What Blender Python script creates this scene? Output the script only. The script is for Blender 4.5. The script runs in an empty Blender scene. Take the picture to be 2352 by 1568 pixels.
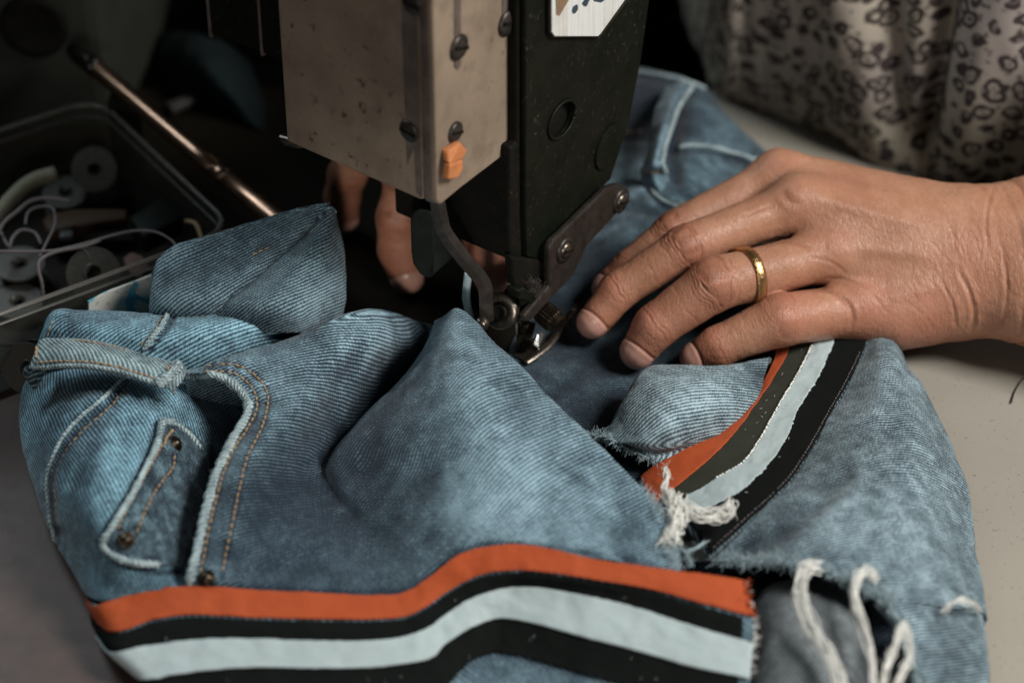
import bpy, bmesh, math, random
import numpy as np
from mathutils import Vector, Matrix

random.seed(7); rng = np.random.default_rng(11)
scene = bpy.context.scene
col = scene.collection

# ------------------------------------------------------------------ camera
PITCH = math.radians(37.0); DIST = 0.925; LENS = 85.0
TARGET = np.array([0.0, 0.0, 0.02])
FWD = np.array([0.0, math.cos(PITCH), -math.sin(PITCH)])
UPV = np.array([0.0, math.sin(PITCH), math.cos(PITCH)])
RGT = np.array([1.0, 0.0, 0.0])
CAM = TARGET - FWD * DIST
FPX = LENS / 36.0 * 2352.0
cd = bpy.data.cameras.new('camera'); cam = bpy.data.objects.new('camera', cd); col.objects.link(cam)
cam.location = CAM.tolist(); cam.rotation_euler = (math.pi / 2 - PITCH, 0, 0)
cd.lens = LENS; cd.sensor_width = 36.0; cd.clip_start = 0.02; cd.clip_end = 30.0
cd.dof.use_dof = True; cd.dof.focus_distance = 0.893; cd.dof.aperture_fstop = 4.9
scene.camera = cam

# ------------------------------------------------------------------ world, lamps, exposure
world = bpy.data.worlds.new('World'); scene.world = world; world.use_nodes = True
bg = world.node_tree.nodes['Background']
bg.inputs[0].default_value = (0.55, 0.72, 0.60, 1); bg.inputs[1].default_value = 0.015


def area(name, loc, aim, size, power, colour):
    ld = bpy.data.lights.new(name, 'AREA'); ld.shape = 'SQUARE'; ld.size = size
    ld.energy = power; ld.color = colour
    lo = bpy.data.objects.new(name, ld); col.objects.link(lo); lo.location = loc
    lo.rotation_euler = (Vector(aim) - Vector(loc)).to_track_quat('-Z', 'Y').to_euler()
    return lo


area('window_light', (0.64, -0.25, 0.74), (0.10, 0.0, 0.03), 0.32, 13.0, (1.0, 0.965, 0.91))
area('room_light', (-0.42, 0.32, 0.54), (-0.12, -0.06, 0.03), 0.30, 2.9, (0.80, 0.95, 1.0))
area('shop_light', (-0.10, -0.90, 0.26), (-0.02, 0.05, 0.06), 0.30, 1.6, (1.0, 0.95, 0.9))
sp = bpy.data.lights.new('finger_fill', 'SPOT'); sp.energy = 11.0; sp.spot_size = math.radians(10); sp.spot_blend = 0.7; sp.shadow_soft_size = 0.03; sp.color = (1.0, 0.93, 0.85)  # fill spot added to brighten the far fingers; no such lamp stands here
spo = bpy.data.objects.new('finger_fill', sp); col.objects.link(spo); spo.location = (-0.02, -0.80, 0.31)
spo.rotation_euler = (Vector((-0.035, 0.055, 0.03)) - Vector((-0.02, -0.80, 0.31))).to_track_quat('-Z', 'Y').to_euler()
scene.view_settings.view_transform = 'Standard'; scene.view_settings.look = 'None'
scene.view_settings.gamma = 1.0; scene.view_settings.exposure = -0.10
scene.view_settings.use_curve_mapping = False
scene.cycles.max_bounces = 8; scene.cycles.transparent_max_bounces = 12
scene.cycles.caustics_reflective = False; scene.cycles.caustics_refractive = False


# ------------------------------------------------------------------ picture-to-place helpers (z, y in mm)
def raydir(px, py):
    return FWD * FPX + RGT * (px - 1176.0) + UPV * (784.0 - py)


def P(px, py, z):
    d = raydir(px, py); t = (z / 1000.0 - CAM[2]) / d[2]
    return CAM + d * t


def PY(px, py, y):
    d = raydir(px, py); t = (y / 1000.0 - CAM[1]) / d[1]
    return CAM + d * t


def hit(px, py, p0, n):
    d = raydir(px, py); t = np.dot(np.asarray(p0) - CAM, n) / np.dot(d, n)
    return CAM + d * t


def proj(W):
    W = np.asarray(W); r = W - CAM
    k = FPX / (r @ FWD)
    return np.stack([1176.0 + (r @ RGT) * k, 784.0 - (r @ UPV) * k], -1)


def unit(v):
    v = np.asarray(v, float); return v / (np.linalg.norm(v, axis=-1, keepdims=True) + 1e-12)


_tab = rng.random((64, 64, 64)).astype(np.float32)


def noise3(p):
    p = np.asarray(p, float); i = np.floor(p).astype(int); f = p - i; f = f * f * (3 - 2 * f)
    r = np.zeros(p.shape[:-1])
    for a in (0, 1):
        for b in (0, 1):
            for c in (0, 1):
                w = (f[..., 0] if a else 1 - f[..., 0]) * (f[..., 1] if b else 1 - f[..., 1]) * (f[..., 2] if c else 1 - f[..., 2])
                r += w * _tab[(i[..., 0] + a) & 63, (i[..., 1] + b) & 63, (i[..., 2] + c) & 63]
    return r * 2 - 1


def fbm(p, o=3):
    r = 0; a = 1.0; s = 0
    for k in range(o):
        r = r + a * noise3(np.asarray(p) * 2 ** k + 17.3 * k); s += a; a *= 0.5
    return r / s


def sstep(a, b, x):
    t = np.clip((x - a) / (b - a), 0, 1); return t * t * (3 - 2 * t)


# ------------------------------------------------------------------ objects
def tag(o, label, cat, group=None):
    o['label'] = label; o['category'] = cat
    if group: o['group'] = group
    return o


def empty(name, loc, label, cat, group=None):
    o = bpy.data.objects.new(name, None); col.objects.link(o); o.location = [float(c) for c in loc]
    o.empty_display_size = 0.02
    return tag(o, label, cat, group)


def mesh_obj(name, V, F, mat, parent=None, smooth=True, uv=None, attrs=None):
    me = bpy.data.meshes.new(name)
    V = np.asarray(V, float)
    off = np.zeros(3)
    if parent is not None:
        q = parent; off = np.zeros(3)
        while q is not None:
            off = off + np.array(q.location); q = q.parent
    else:
        off = np.array([V[:, 0].mean(), V[:, 1].mean(), V[:, 2].min()])
    V = V - off
    if isinstance(F, np.ndarray): F = F.tolist()
    me.from_pydata(V.tolist(), [], F)
    if uv is not None:
        l = me.uv_layers.new(name='UVMap')
        idx = np.zeros(len(me.loops), np.int32); me.loops.foreach_get('vertex_index', idx)
        l.data.foreach_set('uv', np.asarray(uv, np.float32)[idx].ravel())
    for k, a in (attrs or {}).items():
        at = me.attributes.new(k, 'FLOAT', 'POINT'); at.data.foreach_set('value', np.asarray(a, np.float32).ravel())
    if smooth: me.polygons.foreach_set('use_smooth', np.ones(len(me.polygons), bool))
    me.materials.append(mat); me.update()
    o = bpy.data.objects.new(name, me); col.objects.link(o)
    if parent is not None: o.parent = parent
    else: o.location = off.tolist()
    return o


class Acc:
    def __init__(s): s.V = []; s.F = []; s.n = 0
    def add(s, V, F):
        V = np.asarray(V, float); s.V.append(V)
        for f in F: s.F.append([int(i) + s.n for i in f])
        s.n += len(V); return s
    def build(s, name, mat, parent=None, smooth=True, **k):
        return mesh_obj(name, np.concatenate(s.V), s.F, mat, parent, smooth, **k)


def spline(pts, n):
    pts = np.asarray(pts, float)
    if len(pts) == 2: return pts[0] + (pts[1] - pts[0]) * np.linspace(0, 1, n)[:, None]
    return crmat(len(pts), n) @ pts


def crmat(nc, ns, clamp=True):
    """Catmull-Rom basis: ns samples through nc points"""
    B = np.zeros((ns, nc)); t = np.linspace(0, nc - 1, ns)
    for r, x in enumerate(t):
        i = min(int(x), nc - 2); f = x - i
        w = [-0.5 * f**3 + f**2 - 0.5 * f, 1.5 * f**3 - 2.5 * f**2 + 1, -1.5 * f**3 + 2 * f**2 + 0.5 * f, 0.5 * f**3 - 0.5 * f**2]
        for k in range(4):
            j = i - 1 + k
            if j < 0: B[r, 0] += 2 * w[k]; B[r, min(1, nc - 1)] -= w[k]
            elif j > nc - 1: B[r, nc - 1] += 2 * w[k]; B[r, max(nc - 2, 0)] -= w[k]
            else: B[r, j] += w[k]
    return B


def tube(path, rad, sides=8, flat=1.0, up=None, cap=True):
    path = np.asarray(path, float); n = len(path)
    rad = np.broadcast_to(np.asarray(rad, float), (n,))
    T = unit(np.gradient(path, axis=0))
    u = np.array(up if up is not None else (0.3, -0.5, 0.8), float)
    V = []
    for i in range(n):
        a = u - T[i] * np.dot(u, T[i]); a = unit(a); b = np.cross(T[i], a); 
        if up is None: u = a
        th = np.arange(sides) / sides * 2 * math.pi
        V.append(path[i] + rad[i] * (np.cos(th)[:, None] * a * flat + np.sin(th)[:, None] * b))
    V = np.concatenate(V); F = []
    for i in range(n - 1):
        for j in range(sides):
            k = (j + 1) % sides
            F.append((i * sides + j, i * sides + k, (i + 1) * sides + k, (i + 1) * sides + j))
    if cap:
        F.append(tuple(range(sides))[::-1]); F.append(tuple((n - 1) * sides + j for j in range(sides)))
    return V, F


def lathe(prof, c, axis, sides=28, close=True):
    """prof: list of (radius, height along axis)"""
    axis = unit(axis); a = unit(np.cross(axis, (0.31, 0.2, 0.9) if abs(axis[2]) < 0.95 else (1, 0, 0))); b = np.cross(axis, a)
    V = []; F = []; m = len(prof)
    th = np.arange(sides) / sides * 2 * math.pi
    for r, h in prof:
        V.append(np.asarray(c) + axis * h + r * (np.cos(th)[:, None] * a + np.sin(th)[:, None] * b))
    for i in range(m - 1):
        for j in range(sides):
            k = (j + 1) % sides
            F.append((i * sides + j, i * sides + k, (i + 1) * sides + k, (i + 1) * sides + j))
    if close == 'ring':
        for j in range(sides):
            k = (j + 1) % sides
            F.append(((m - 1) * sides + j, (m - 1) * sides + k, k, j))
    elif close:
        F.append(tuple(range(sides))[::-1]); F.append(tuple((m - 1) * sides + j for j in range(sides)))
    return np.concatenate(V), F


def prism(pts, n, thick, hole=None):
    """polygon (3-D points on a plane with outward normal n) given thickness behind it; optional hole loops"""
    bm = bmesh.new(); n = unit(n)
    loops = [pts] + (hole or [])
    ed = []
    for L in loops:
        vs = [bm.verts.new(Vector(p)) for p in L]
        ed += [bm.edges.new((vs[i], vs[(i + 1) % len(vs)])) for i in range(len(vs))]
    if hole:
        bmesh.ops.triangle_fill(bm, use_beauty=True, use_dissolve=False, edges=ed, normal=Vector(n))
    else:
        bm.faces.new(bm.verts)
    bm.normal_update()
    for f in list(bm.faces):
        if f.normal.dot(Vector(n)) < 0: f.normal_flip()
    r = bmesh.ops.extrude_face_region(bm, geom=list(bm.faces), use_keep_orig=True)
    ve = [g for g in r['geom'] if isinstance(g, bmesh.types.BMVert)]
    bmesh.ops.translate(bm, verts=ve, vec=Vector(-n * thick))
    bmesh.ops.recalc_face_normals(bm, faces=bm.faces)
    bm.verts.index_update()
    V = np.array([v.co[:] for v in bm.verts]); F = [[v.index for v in f.verts] for f in bm.faces]
    bm.free(); return V, F


def bevel(o, w, seg=2, ang=35):
    m = o.modifiers.new('bevel', 'BEVEL'); m.width = w; m.segments = seg; m.limit_method = 'ANGLE'; m.angle_limit = math.radians(ang)
    return o


# ------------------------------------------------------------------ materials
def new_mat(name):
    m = bpy.data.materials.new(name); m.use_nodes = True
    nt = m.node_tree; return m, nt, nt.nodes['Principled BSDF']


def nd(nt, t, **k):
    x = nt.nodes.new(t)
    for a, v in k.items():
        if a.startswith('_'): setattr(x, a[1:], v)
        else: x.inputs[a.replace('__', ' ')].default_value = v
    return x


def mixc(nt, fac, a, b, mode='MIX'):
    x = nt.nodes.new('ShaderNodeMix'); x.data_type = 'RGBA'; x.blend_type = mode
    for s, v in ((x.inputs[0], fac), (x.inputs[6], a), (x.inputs[7], b)):
        if isinstance(v, (int, float)): s.default_value = v
        elif isinstance(v, tuple): s.default_value = (*v, 1) if len(v) == 3 else v
        else: nt.links.new(v, s)
    return x.outputs[2]


def mth(nt, op, a, b=None, c=None, clamp=False):
    x = nt.nodes.new('ShaderNodeMath'); x.operation = op; x.use_clamp = clamp
    for i, v in enumerate((a, b, c)):
        if v is None: continue
        if isinstance(v, (int, float)): x.inputs[i].default_value = v
        else: nt.links.new(v, x.inputs[i])
    return x.outputs[0]


def ramp(nt, fac, stops):
    x = nt.nodes.new('ShaderNodeValToRGB'); e = x.color_ramp.elements
    while len(e) < len(stops): e.new(0.5)
    for el, (p, c) in zip(e, stops):
        el.position = p; el.color = (*c, 1) if isinstance(c, tuple) else (c, c, c, 1)
    nt.links.new(fac, x.inputs[0]); return x.outputs[0]


def coords(nt, kind, scale=(1, 1, 1), rot=(0, 0, 0)):
    tc = nt.nodes.new('ShaderNodeTexCoord'); mp = nt.nodes.new('ShaderNodeMapping')
    mp.inputs['Scale'].default_value = scale; mp.inputs['Rotation'].default_value = rot
    nt.links.new(tc.outputs[kind], mp.inputs[0]); return mp.outputs[0]


def tex_noise(nt, vec, scale, detail=4, rough=0.55, dist=0.0):
    x = nd(nt, 'ShaderNodeTexNoise', Scale=scale, Detail=detail, Roughness=rough, Distortion=dist)
    nt.links.new(vec, x.inputs['Vector']); return x.outputs['Fac']


def add_bump(nt, bsdf, height, strength, dist):
    b = nd(nt, 'ShaderNodeBump', Strength=strength, Distance=dist)
    nt.links.new(height, b.inputs['Height']); 
    prev = bsdf.inputs['Normal'].links
    if prev: nt.links.new(prev[0].from_socket, b.inputs['Normal'])
    nt.links.new(b.outputs[0], bsdf.inputs['Normal'])


def worn(name, c1, c2, c3=None, rough=(0.35, 0.6), metal=0.0, scale=120, bump=0.0002, spots=None, spec=0.5):
    """painted or bare metal / plastic with uneven colour, specks and roughness"""
    m, nt, b = new_mat(name); v = coords(nt, 'Object')
    n1 = tex_noise(nt, v, scale, 6, 0.6); n2 = tex_noise(nt, v, scale * 5, 4, 0.6); n3 = tex_noise(nt, v, scale * 0.3, 3)
    c = mixc(nt, ramp(nt, n1, [(0.35, 0.0), (0.7, 1.0)]), c1, c2)
    if c3 is not None:
        k = mth(nt, 'MULTIPLY', ramp(nt, n2, [(0.60, 0.0), (0.70, 1.0)]), ramp(nt, n3, [(0.40, 0.0), (0.62, 1.0)]))
        c = mixc(nt, k, c, c3)
        if spots: c = mixc(nt, mth(nt, 'MULTIPLY', ramp(nt, tex_noise(nt, v, spots, 5, 0.62), [(0.50, 0.0), (0.70, 1.0)]), 0.32), c, c3)
    nt.links.new(c, b.inputs['Base Color'])
    mr = nd(nt, 'ShaderNodeMapRange'); mr.inputs['To Min'].default_value = rough[0]; mr.inputs['To Max'].default_value = rough[1]
    nt.links.new(n2, mr.inputs[0]); nt.links.new(mr.outputs[0], b.inputs['Roughness'])
    b.inputs['Metallic'].default_value = metal; b.inputs['Specular IOR Level'].default_value = spec
    add_bump(nt, b, n2, 0.5, bump)
    return m


def denim(name, dark, light, ang=55.0, period=0.00155, contrast=1.0, wash=0.0, mott=0.65):
    """3/1 twill: diagonal wales of pale and indigo yarn broken into short floats, uneven stone-wash fading"""
    m, nt, b = new_mat(name)
    uv = nt.nodes.new('ShaderNodeUVMap'); uv.uv_map = 'UVMap'
    mp = nt.nodes.new('ShaderNodeMapping'); mp.inputs['Rotation'].default_value = (0, 0, math.radians(ang))
    nt.links.new(uv.outputs[0], mp.inputs[0])
    wob = nd(nt, 'ShaderNodeTexNoise', Scale=220, Detail=2); nt.links.new(uv.outputs[0], wob.inputs['Vector'])
    wv = nt.nodes.new('ShaderNodeSeparateXYZ'); nt.links.new(mp.outputs[0], wv.inputs[0])
    wx = mth(nt, 'ADD', wv.outputs[0], mth(nt, 'MULTIPLY', wob.outputs[0], 0.0006))
    wave = mth(nt, 'SINE', mth(nt, 'MULTIPLY', wx, 2 * math.pi / period))
    # floats along each wale
    row = mth(nt, 'FLOOR', mth(nt, 'DIVIDE', wx, period))
    fl = mth(nt, 'SINE', mth(nt, 'MULTIPLY', mth(nt, 'ADD', wv.outputs[1], mth(nt, 'MULTIPLY', row, 0.00093)), 2 * math.pi / (period * 1.25)))
    w = mth(nt, 'ADD', mth(nt, 'MULTIPLY', wave, 0.54), mth(nt, 'MULTIPLY', fl, 0.11))
    # yarn-scale irregularity
    mp2 = nt.nodes.new('ShaderNodeMapping'); mp2.inputs['Rotation'].default_value = (0, 0, math.radians(ang)); mp2.inputs['Scale'].default_value = (1900, 420, 1)
    nt.links.new(uv.outputs[0], mp2.inputs[0]); ny = tex_noise(nt, mp2.outputs[0], 1.0, 2, 0.6)
    w = mth(nt, 'ADD', w, mth(nt, 'MULTIPLY', mth(nt, 'SUBTRACT', ny, 0.5), 1.7))
    at = nt.nodes.new('ShaderNodeAttribute'); at.attribute_name = 'fade'
    n1 = tex_noise(nt, uv.outputs[0], 38, 5, 0.62); n2 = tex_noise(nt, uv.outputs[0], 160, 4, 0.65)
    fade = mth(nt, 'ADD', at.outputs['Fac'], mth(nt, 'ADD', mth(nt, 'MULTIPLY', mth(nt, 'SUBTRACT', n1, 0.5), 0.6),
                                                mth(nt, 'MULTIPLY', mth(nt, 'SUBTRACT', n2, 0.5), mott)))
    fade = mth(nt, 'ADD', fade, wash - 0.13)
    fac = mth(nt, 'ADD', mth(nt, 'MULTIPLY', w, 0.60 * contrast), fade, clamp=True)
    c = ramp(nt, fac, [(0.0, dark), (0.45, tuple(0.60 * d + 0.40 * l for d, l in zip(dark, light))), (0.8, light), (1.0, tuple(min(0.75, l * 1.35 + 0.05) for l in light))])
    nt.links.new(c, b.inputs['Base Color'])
    b.inputs['Roughness'].default_value = 0.85; b.inputs['Specular IOR Level'].default_value = 0.18
    b.inputs['Sheen Weight'].default_value = 0.12; b.inputs['Sheen Roughness'].default_value = 0.5
    h = mth(nt, 'ADD', w, mth(nt, 'MULTIPLY', n2, 0.5))
    add_bump(nt, b, h, 0.5, 0.00022)
    return m


def cloth(name, c1, c2, period=0.0006, rough=0.7, sheen=0.2, axis=0, bump=0.00012, spec=0.25):
    """ribbed woven ribbon"""
    m, nt, b = new_mat(name)
    uv = nt.nodes.new('ShaderNodeUVMap'); uv.uv_map = 'UVMap'
    sx = nt.nodes.new('ShaderNodeSeparateXYZ'); nt.links.new(uv.outputs[0], sx.inputs[0])
    nz = tex_noise(nt, uv.outputs[0], 300, 3)
    wave = mth(nt, 'SINE', mth(nt, 'MULTIPLY', mth(nt, 'ADD', sx.outputs[axis], mth(nt, 'MULTIPLY', nz, 0.0003)), 2 * math.pi / period))
    big = tex_noise(nt, uv.outputs[0], 60, 4)
    f = mth(nt, 'ADD', mth(nt, 'MULTIPLY', wave, 0.28), big, clamp=True)
    nt.links.new(mixc(nt, f, c1, c2), b.inputs['Base Color'])
    b.inputs['Roughness'].default_value = rough; b.inputs['Sheen Weight'].default_value = sheen; b.inputs['Specular IOR Level'].default_value = spec
    add_bump(nt, b, mth(nt, 'ADD', wave, nz), 0.5, bump)
    return m


def plain(name, c, rough=0.6, spec=0.3, var=0.25, scale=400, bump=0.0001, metal=0.0):
    m, nt, b = new_mat(name); v = coords(nt, 'Object')
    n = tex_noise(nt, v, scale, 4)
    nt.links.new(mixc(nt, n, tuple(x * (1 - var) for x in c), tuple(min(1, x * (1 + var)) for x in c)), b.inputs['Base Color'])
    b.inputs['Roughness'].default_value = rough; b.inputs['Specular IOR Level'].default_value = spec; b.inputs['Metallic'].default_value = metal
    add_bump(nt, b, n, 0.5, bump)
    return m


DK = (0.010, 0.020, 0.034); LT = (0.215, 0.335, 0.405)
M = {}
M['denim'] = denim('denim_front', DK, LT, 108, period=0.0013, contrast=1.15, mott=0.5)
M['denim_hip'] = denim('denim_hip', DK, (0.225, 0.425, 0.535), 128, period=0.00145)
M['denim_pocket'] = denim('denim_pocket', (0.008, 0.016, 0.028), (0.19, 0.31, 0.37), 118, period=0.0014, mott=1.6, wash=-0.06)
M['denim_yoke'] = denim('denim_yoke', DK, (0.215, 0.40, 0.50), 48, period=0.00155)
M['denim_loop'] = denim('denim_loop', (0.02, 0.035, 0.05), (0.28, 0.38, 0.40), 160, period=0.0016)
M['denim_hem'] = denim('denim_hem', DK, LT, 100)
M['denim_leg'] = denim('denim_leg', (0.014, 0.026, 0.038), (0.25, 0.35, 0.40), 60, period=0.0014, mott=0.95, contrast=1.2)
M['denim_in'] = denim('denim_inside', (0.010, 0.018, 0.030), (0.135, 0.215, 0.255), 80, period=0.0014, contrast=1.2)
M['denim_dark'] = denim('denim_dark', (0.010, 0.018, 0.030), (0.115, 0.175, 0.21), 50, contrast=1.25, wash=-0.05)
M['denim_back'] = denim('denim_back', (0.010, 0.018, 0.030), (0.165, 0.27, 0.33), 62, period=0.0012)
M['denim_knee'] = denim('denim_knee', (0.03, 0.038, 0.045), (0.23, 0.26, 0.275), 40, contrast=0.6)
M['denim_edge'] = denim('denim_edge', (0.03, 0.055, 0.07), (0.33, 0.42, 0.44), 40, period=0.0013, wash=0.05, contrast=1.3)
M['orange'] = cloth('orange_ribbon', (0.34, 0.055, 0.017), (0.45, 0.090, 0.026), 0.0009, 0.65, 0.03, spec=0.15)
M['olive'] = cloth('olive_ribbon', (0.020, 0.022, 0.015), (0.034, 0.037, 0.025), 0.0010, 0.7, 0.04, spec=0.15)
M['white'] = cloth('white_ribbon', (0.36, 0.45, 0.47), (0.48, 0.57, 0.58), 0.0009, 0.55, 0.05)
M['black'] = cloth('black_ribbon', (0.004, 0.005, 0.005), (0.008, 0.010, 0.009), 0.0008, 0.85, 0.0, spec=0.08)
M['thread_tan'] = plain('tan_thread', (0.33, 0.23, 0.14), 0.75, 0.15, 0.5, 900)
M['thread_white'] = plain('white_thread', (0.78, 0.78, 0.74), 0.8, 0.1, 0.15, 900)
M['thread_blue'] = plain('faded_thread', (0.36, 0.46, 0.50), 0.85, 0.1, 0.35, 700)
M['thread_grey'] = plain('grey_thread', (0.17, 0.145, 0.15), 0.5, 0.4, 0.2, 300)
M['rivet'] = worn('rivet_metal', (0.03, 0.024, 0.018), (0.08, 0.06, 0.04), (0.02, 0.02, 0.02), (0.18, 0.4), 0.9, 500, 0.0001)
M['cover'] = worn('cover_paint', (0.185, 0.140, 0.105), (0.245, 0.190, 0.140), (0.045, 0.026, 0.016), (0.5, 0.7), 0.0, 45, 0.0002, spots=70, spec=0.25)
M['cover_trim'] = worn('rusty_trim', (0.085, 0.06, 0.05), (0.15, 0.12, 0.10), (0.03, 0.02, 0.016), (0.4, 0.65), 0.2, 120, 0.0003)
M['blackmetal'] = worn('black_metal', (0.003, 0.0045, 0.0025), (0.007, 0.008, 0.005), (0.035, 0.03, 0.027), (0.45, 0.65), 0.0, 90, 0.00015, spec=0.14)
M['casting'] = worn('black_casting', (0.003, 0.004, 0.003), (0.009, 0.007, 0.005), (0.03, 0.018, 0.01), (0.6, 0.8), 0.0, 150, 0.0002, spec=0.12)
M['steel'] = worn('dark_steel', (0.032, 0.027, 0.024), (0.065, 0.055, 0.048), (0.015, 0.012, 0.010), (0.30, 0.5), 0.6, 200, 0.0001)
M['bright'] = worn('bright_steel', (0.45, 0.45, 0.44), (0.6, 0.6, 0.58), (0.1, 0.08, 0.07), (0.15, 0.35), 1.0, 300, 0.0001)
M['screw'] = worn('screw_metal', (0.10, 0.085, 0.07), (0.22, 0.19, 0.16), (0.02, 0.02, 0.02), (0.2, 0.4), 0.9, 500, 0.0001)
M['rod'] = worn('copper_rod', (0.42, 0.25, 0.175), (0.52, 0.33, 0.24), None, (0.27, 0.34), 1.0, 300, 0.00003)
M['rodtip'] = worn('rod_tip', (0.008, 0.008, 0.007), (0.014, 0.012, 0.011), None, (0.2, 0.35), 0.3, 300, 0.00003)
M['gold'] = worn('gold', (0.50, 0.30, 0.13), (0.66, 0.42, 0.20), (0.16, 0.08, 0.03), (0.20, 0.36), 1.0, 900, 0.00015)
M['rubber'] = worn('black_guard', (0.004, 0.006, 0.005), (0.008, 0.010, 0.008), None, (0.5, 0.65), 0.0, 200, 0.0001, spec=0.15)
M['orange_tape'] = plain('orange_tape', (0.46, 0.17, 0.065), 0.6, 0.3, 0.3, 200)
M['lint'] = plain('lint', (0.06, 0.05, 0.045), 0.9, 0.1, 0.4, 900)

# ------------------------------------------------------------------ surfaces: table and floor
def table_mat():
    m, nt, b = new_mat('table_laminate'); v = coords(nt, 'Object')
    n1 = tex_noise(nt, v, 9, 5, 0.6); n2 = tex_noise(nt, v, 160, 5, 0.65); n3 = tex_noise(nt, v, 700, 3); n4 = tex_noise(nt, v, 45, 4, 0.6, 0.6)
    c = mixc(nt, ramp(nt, n1, [(0.3, 0.0), (0.7, 1.0)]), (0.255, 0.238, 0.205), (0.30, 0.28, 0.24))
    c = mixc(nt, mth(nt, 'MULTIPLY', ramp(nt, n2, [(0.60, 0.0), (0.72, 1.0)]), 0.25), c, (0.22, 0.17, 0.13))
    c = mixc(nt, mth(nt, 'MULTIPLY', ramp(nt, n3, [(0.665, 0.0), (0.72, 1.0)]), 0.75), c, (0.06, 0.045, 0.03))
    # shade over the left side painted into the board colour, brown-stained, ragged edged
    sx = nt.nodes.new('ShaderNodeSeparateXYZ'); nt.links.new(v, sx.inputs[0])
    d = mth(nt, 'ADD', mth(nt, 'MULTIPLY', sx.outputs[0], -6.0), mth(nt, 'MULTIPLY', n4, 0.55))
    left_shade = ramp(nt, d, [(0.62, 0.0), (1.0, 1.0)])
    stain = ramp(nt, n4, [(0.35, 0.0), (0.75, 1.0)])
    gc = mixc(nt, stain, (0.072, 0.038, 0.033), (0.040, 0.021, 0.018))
    c = mixc(nt, mth(nt, 'MULTIPLY', left_shade, 0.93), c, gc)
    nt.links.new(c, b.inputs['Base Color'])
    mr = nd(nt, 'ShaderNodeMapRange'); mr.inputs['To Min'].default_value = 0.42; mr.inputs['To Max'].default_value = 0.62
    nt.links.new(n2, mr.inputs[0]); nt.links.new(mr.outputs[0], b.inputs['Roughness']); b.inputs['Specular IOR Level'].default_value = 0.3
    mp = nt.nodes.new('ShaderNodeMapping'); mp.inputs['Rotation'].default_value = (0, 0, 0.5); mp.inputs['Scale'].default_value = (900, 18, 1); nt.links.new(v, mp.inputs[0])
    add_bump(nt, b, mth(nt, 'ADD', n2, mth(nt, 'MULTIPLY', tex_noise(nt, mp.outputs[0], 1.0, 3), 0.8)), 0.4, 0.00012)
    return m


def box(c, s):
    V = np.array([[x, y, z] for x in (-.5, .5) for y in (-.5, .5) for z in (-.5, .5)]) * np.array(s) + np.array(c)
    return V, [(0, 1, 3, 2), (4, 6, 7, 5), (0, 4, 5, 1), (2, 3, 7, 6), (0, 2, 6, 4), (1, 5, 7, 3)]


V, F = box((0.0, -0.15, -0.0125), (1.6, 0.74, 0.025))
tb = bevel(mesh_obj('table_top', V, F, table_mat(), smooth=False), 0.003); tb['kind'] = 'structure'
V, F = box((0.0, 0.0, -0.74), (6, 6, 0.02))
fl = mesh_obj('floor', V, F, worn('dark_floor', (0.015, 0.014, 0.012), (0.025, 0.022, 0.018), None, (0.6, 0.8), 0, 4), smooth=False); fl['kind'] = 'structure'


# ------------------------------------------------------------------ jeans
class Patch:
    pass


def grid_faces(nv, nu):
    i = np.arange(nv - 1)[:, None] * nu + np.arange(nu - 1)[None]
    i = i.ravel(); return np.stack([i, i + 1, i + nu + 1, i + nu], -1)


def grid_normals(G):
    du = np.gradient(G, axis=1); dv = np.gradient(G, axis=0)
    n = unit(np.cross(du, dv))
    s = np.sign((n @ np.array([0, -0.6, 0.8]))); s[s == 0] = 1
    if s.mean() < 0: n = -n
    return n


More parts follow.
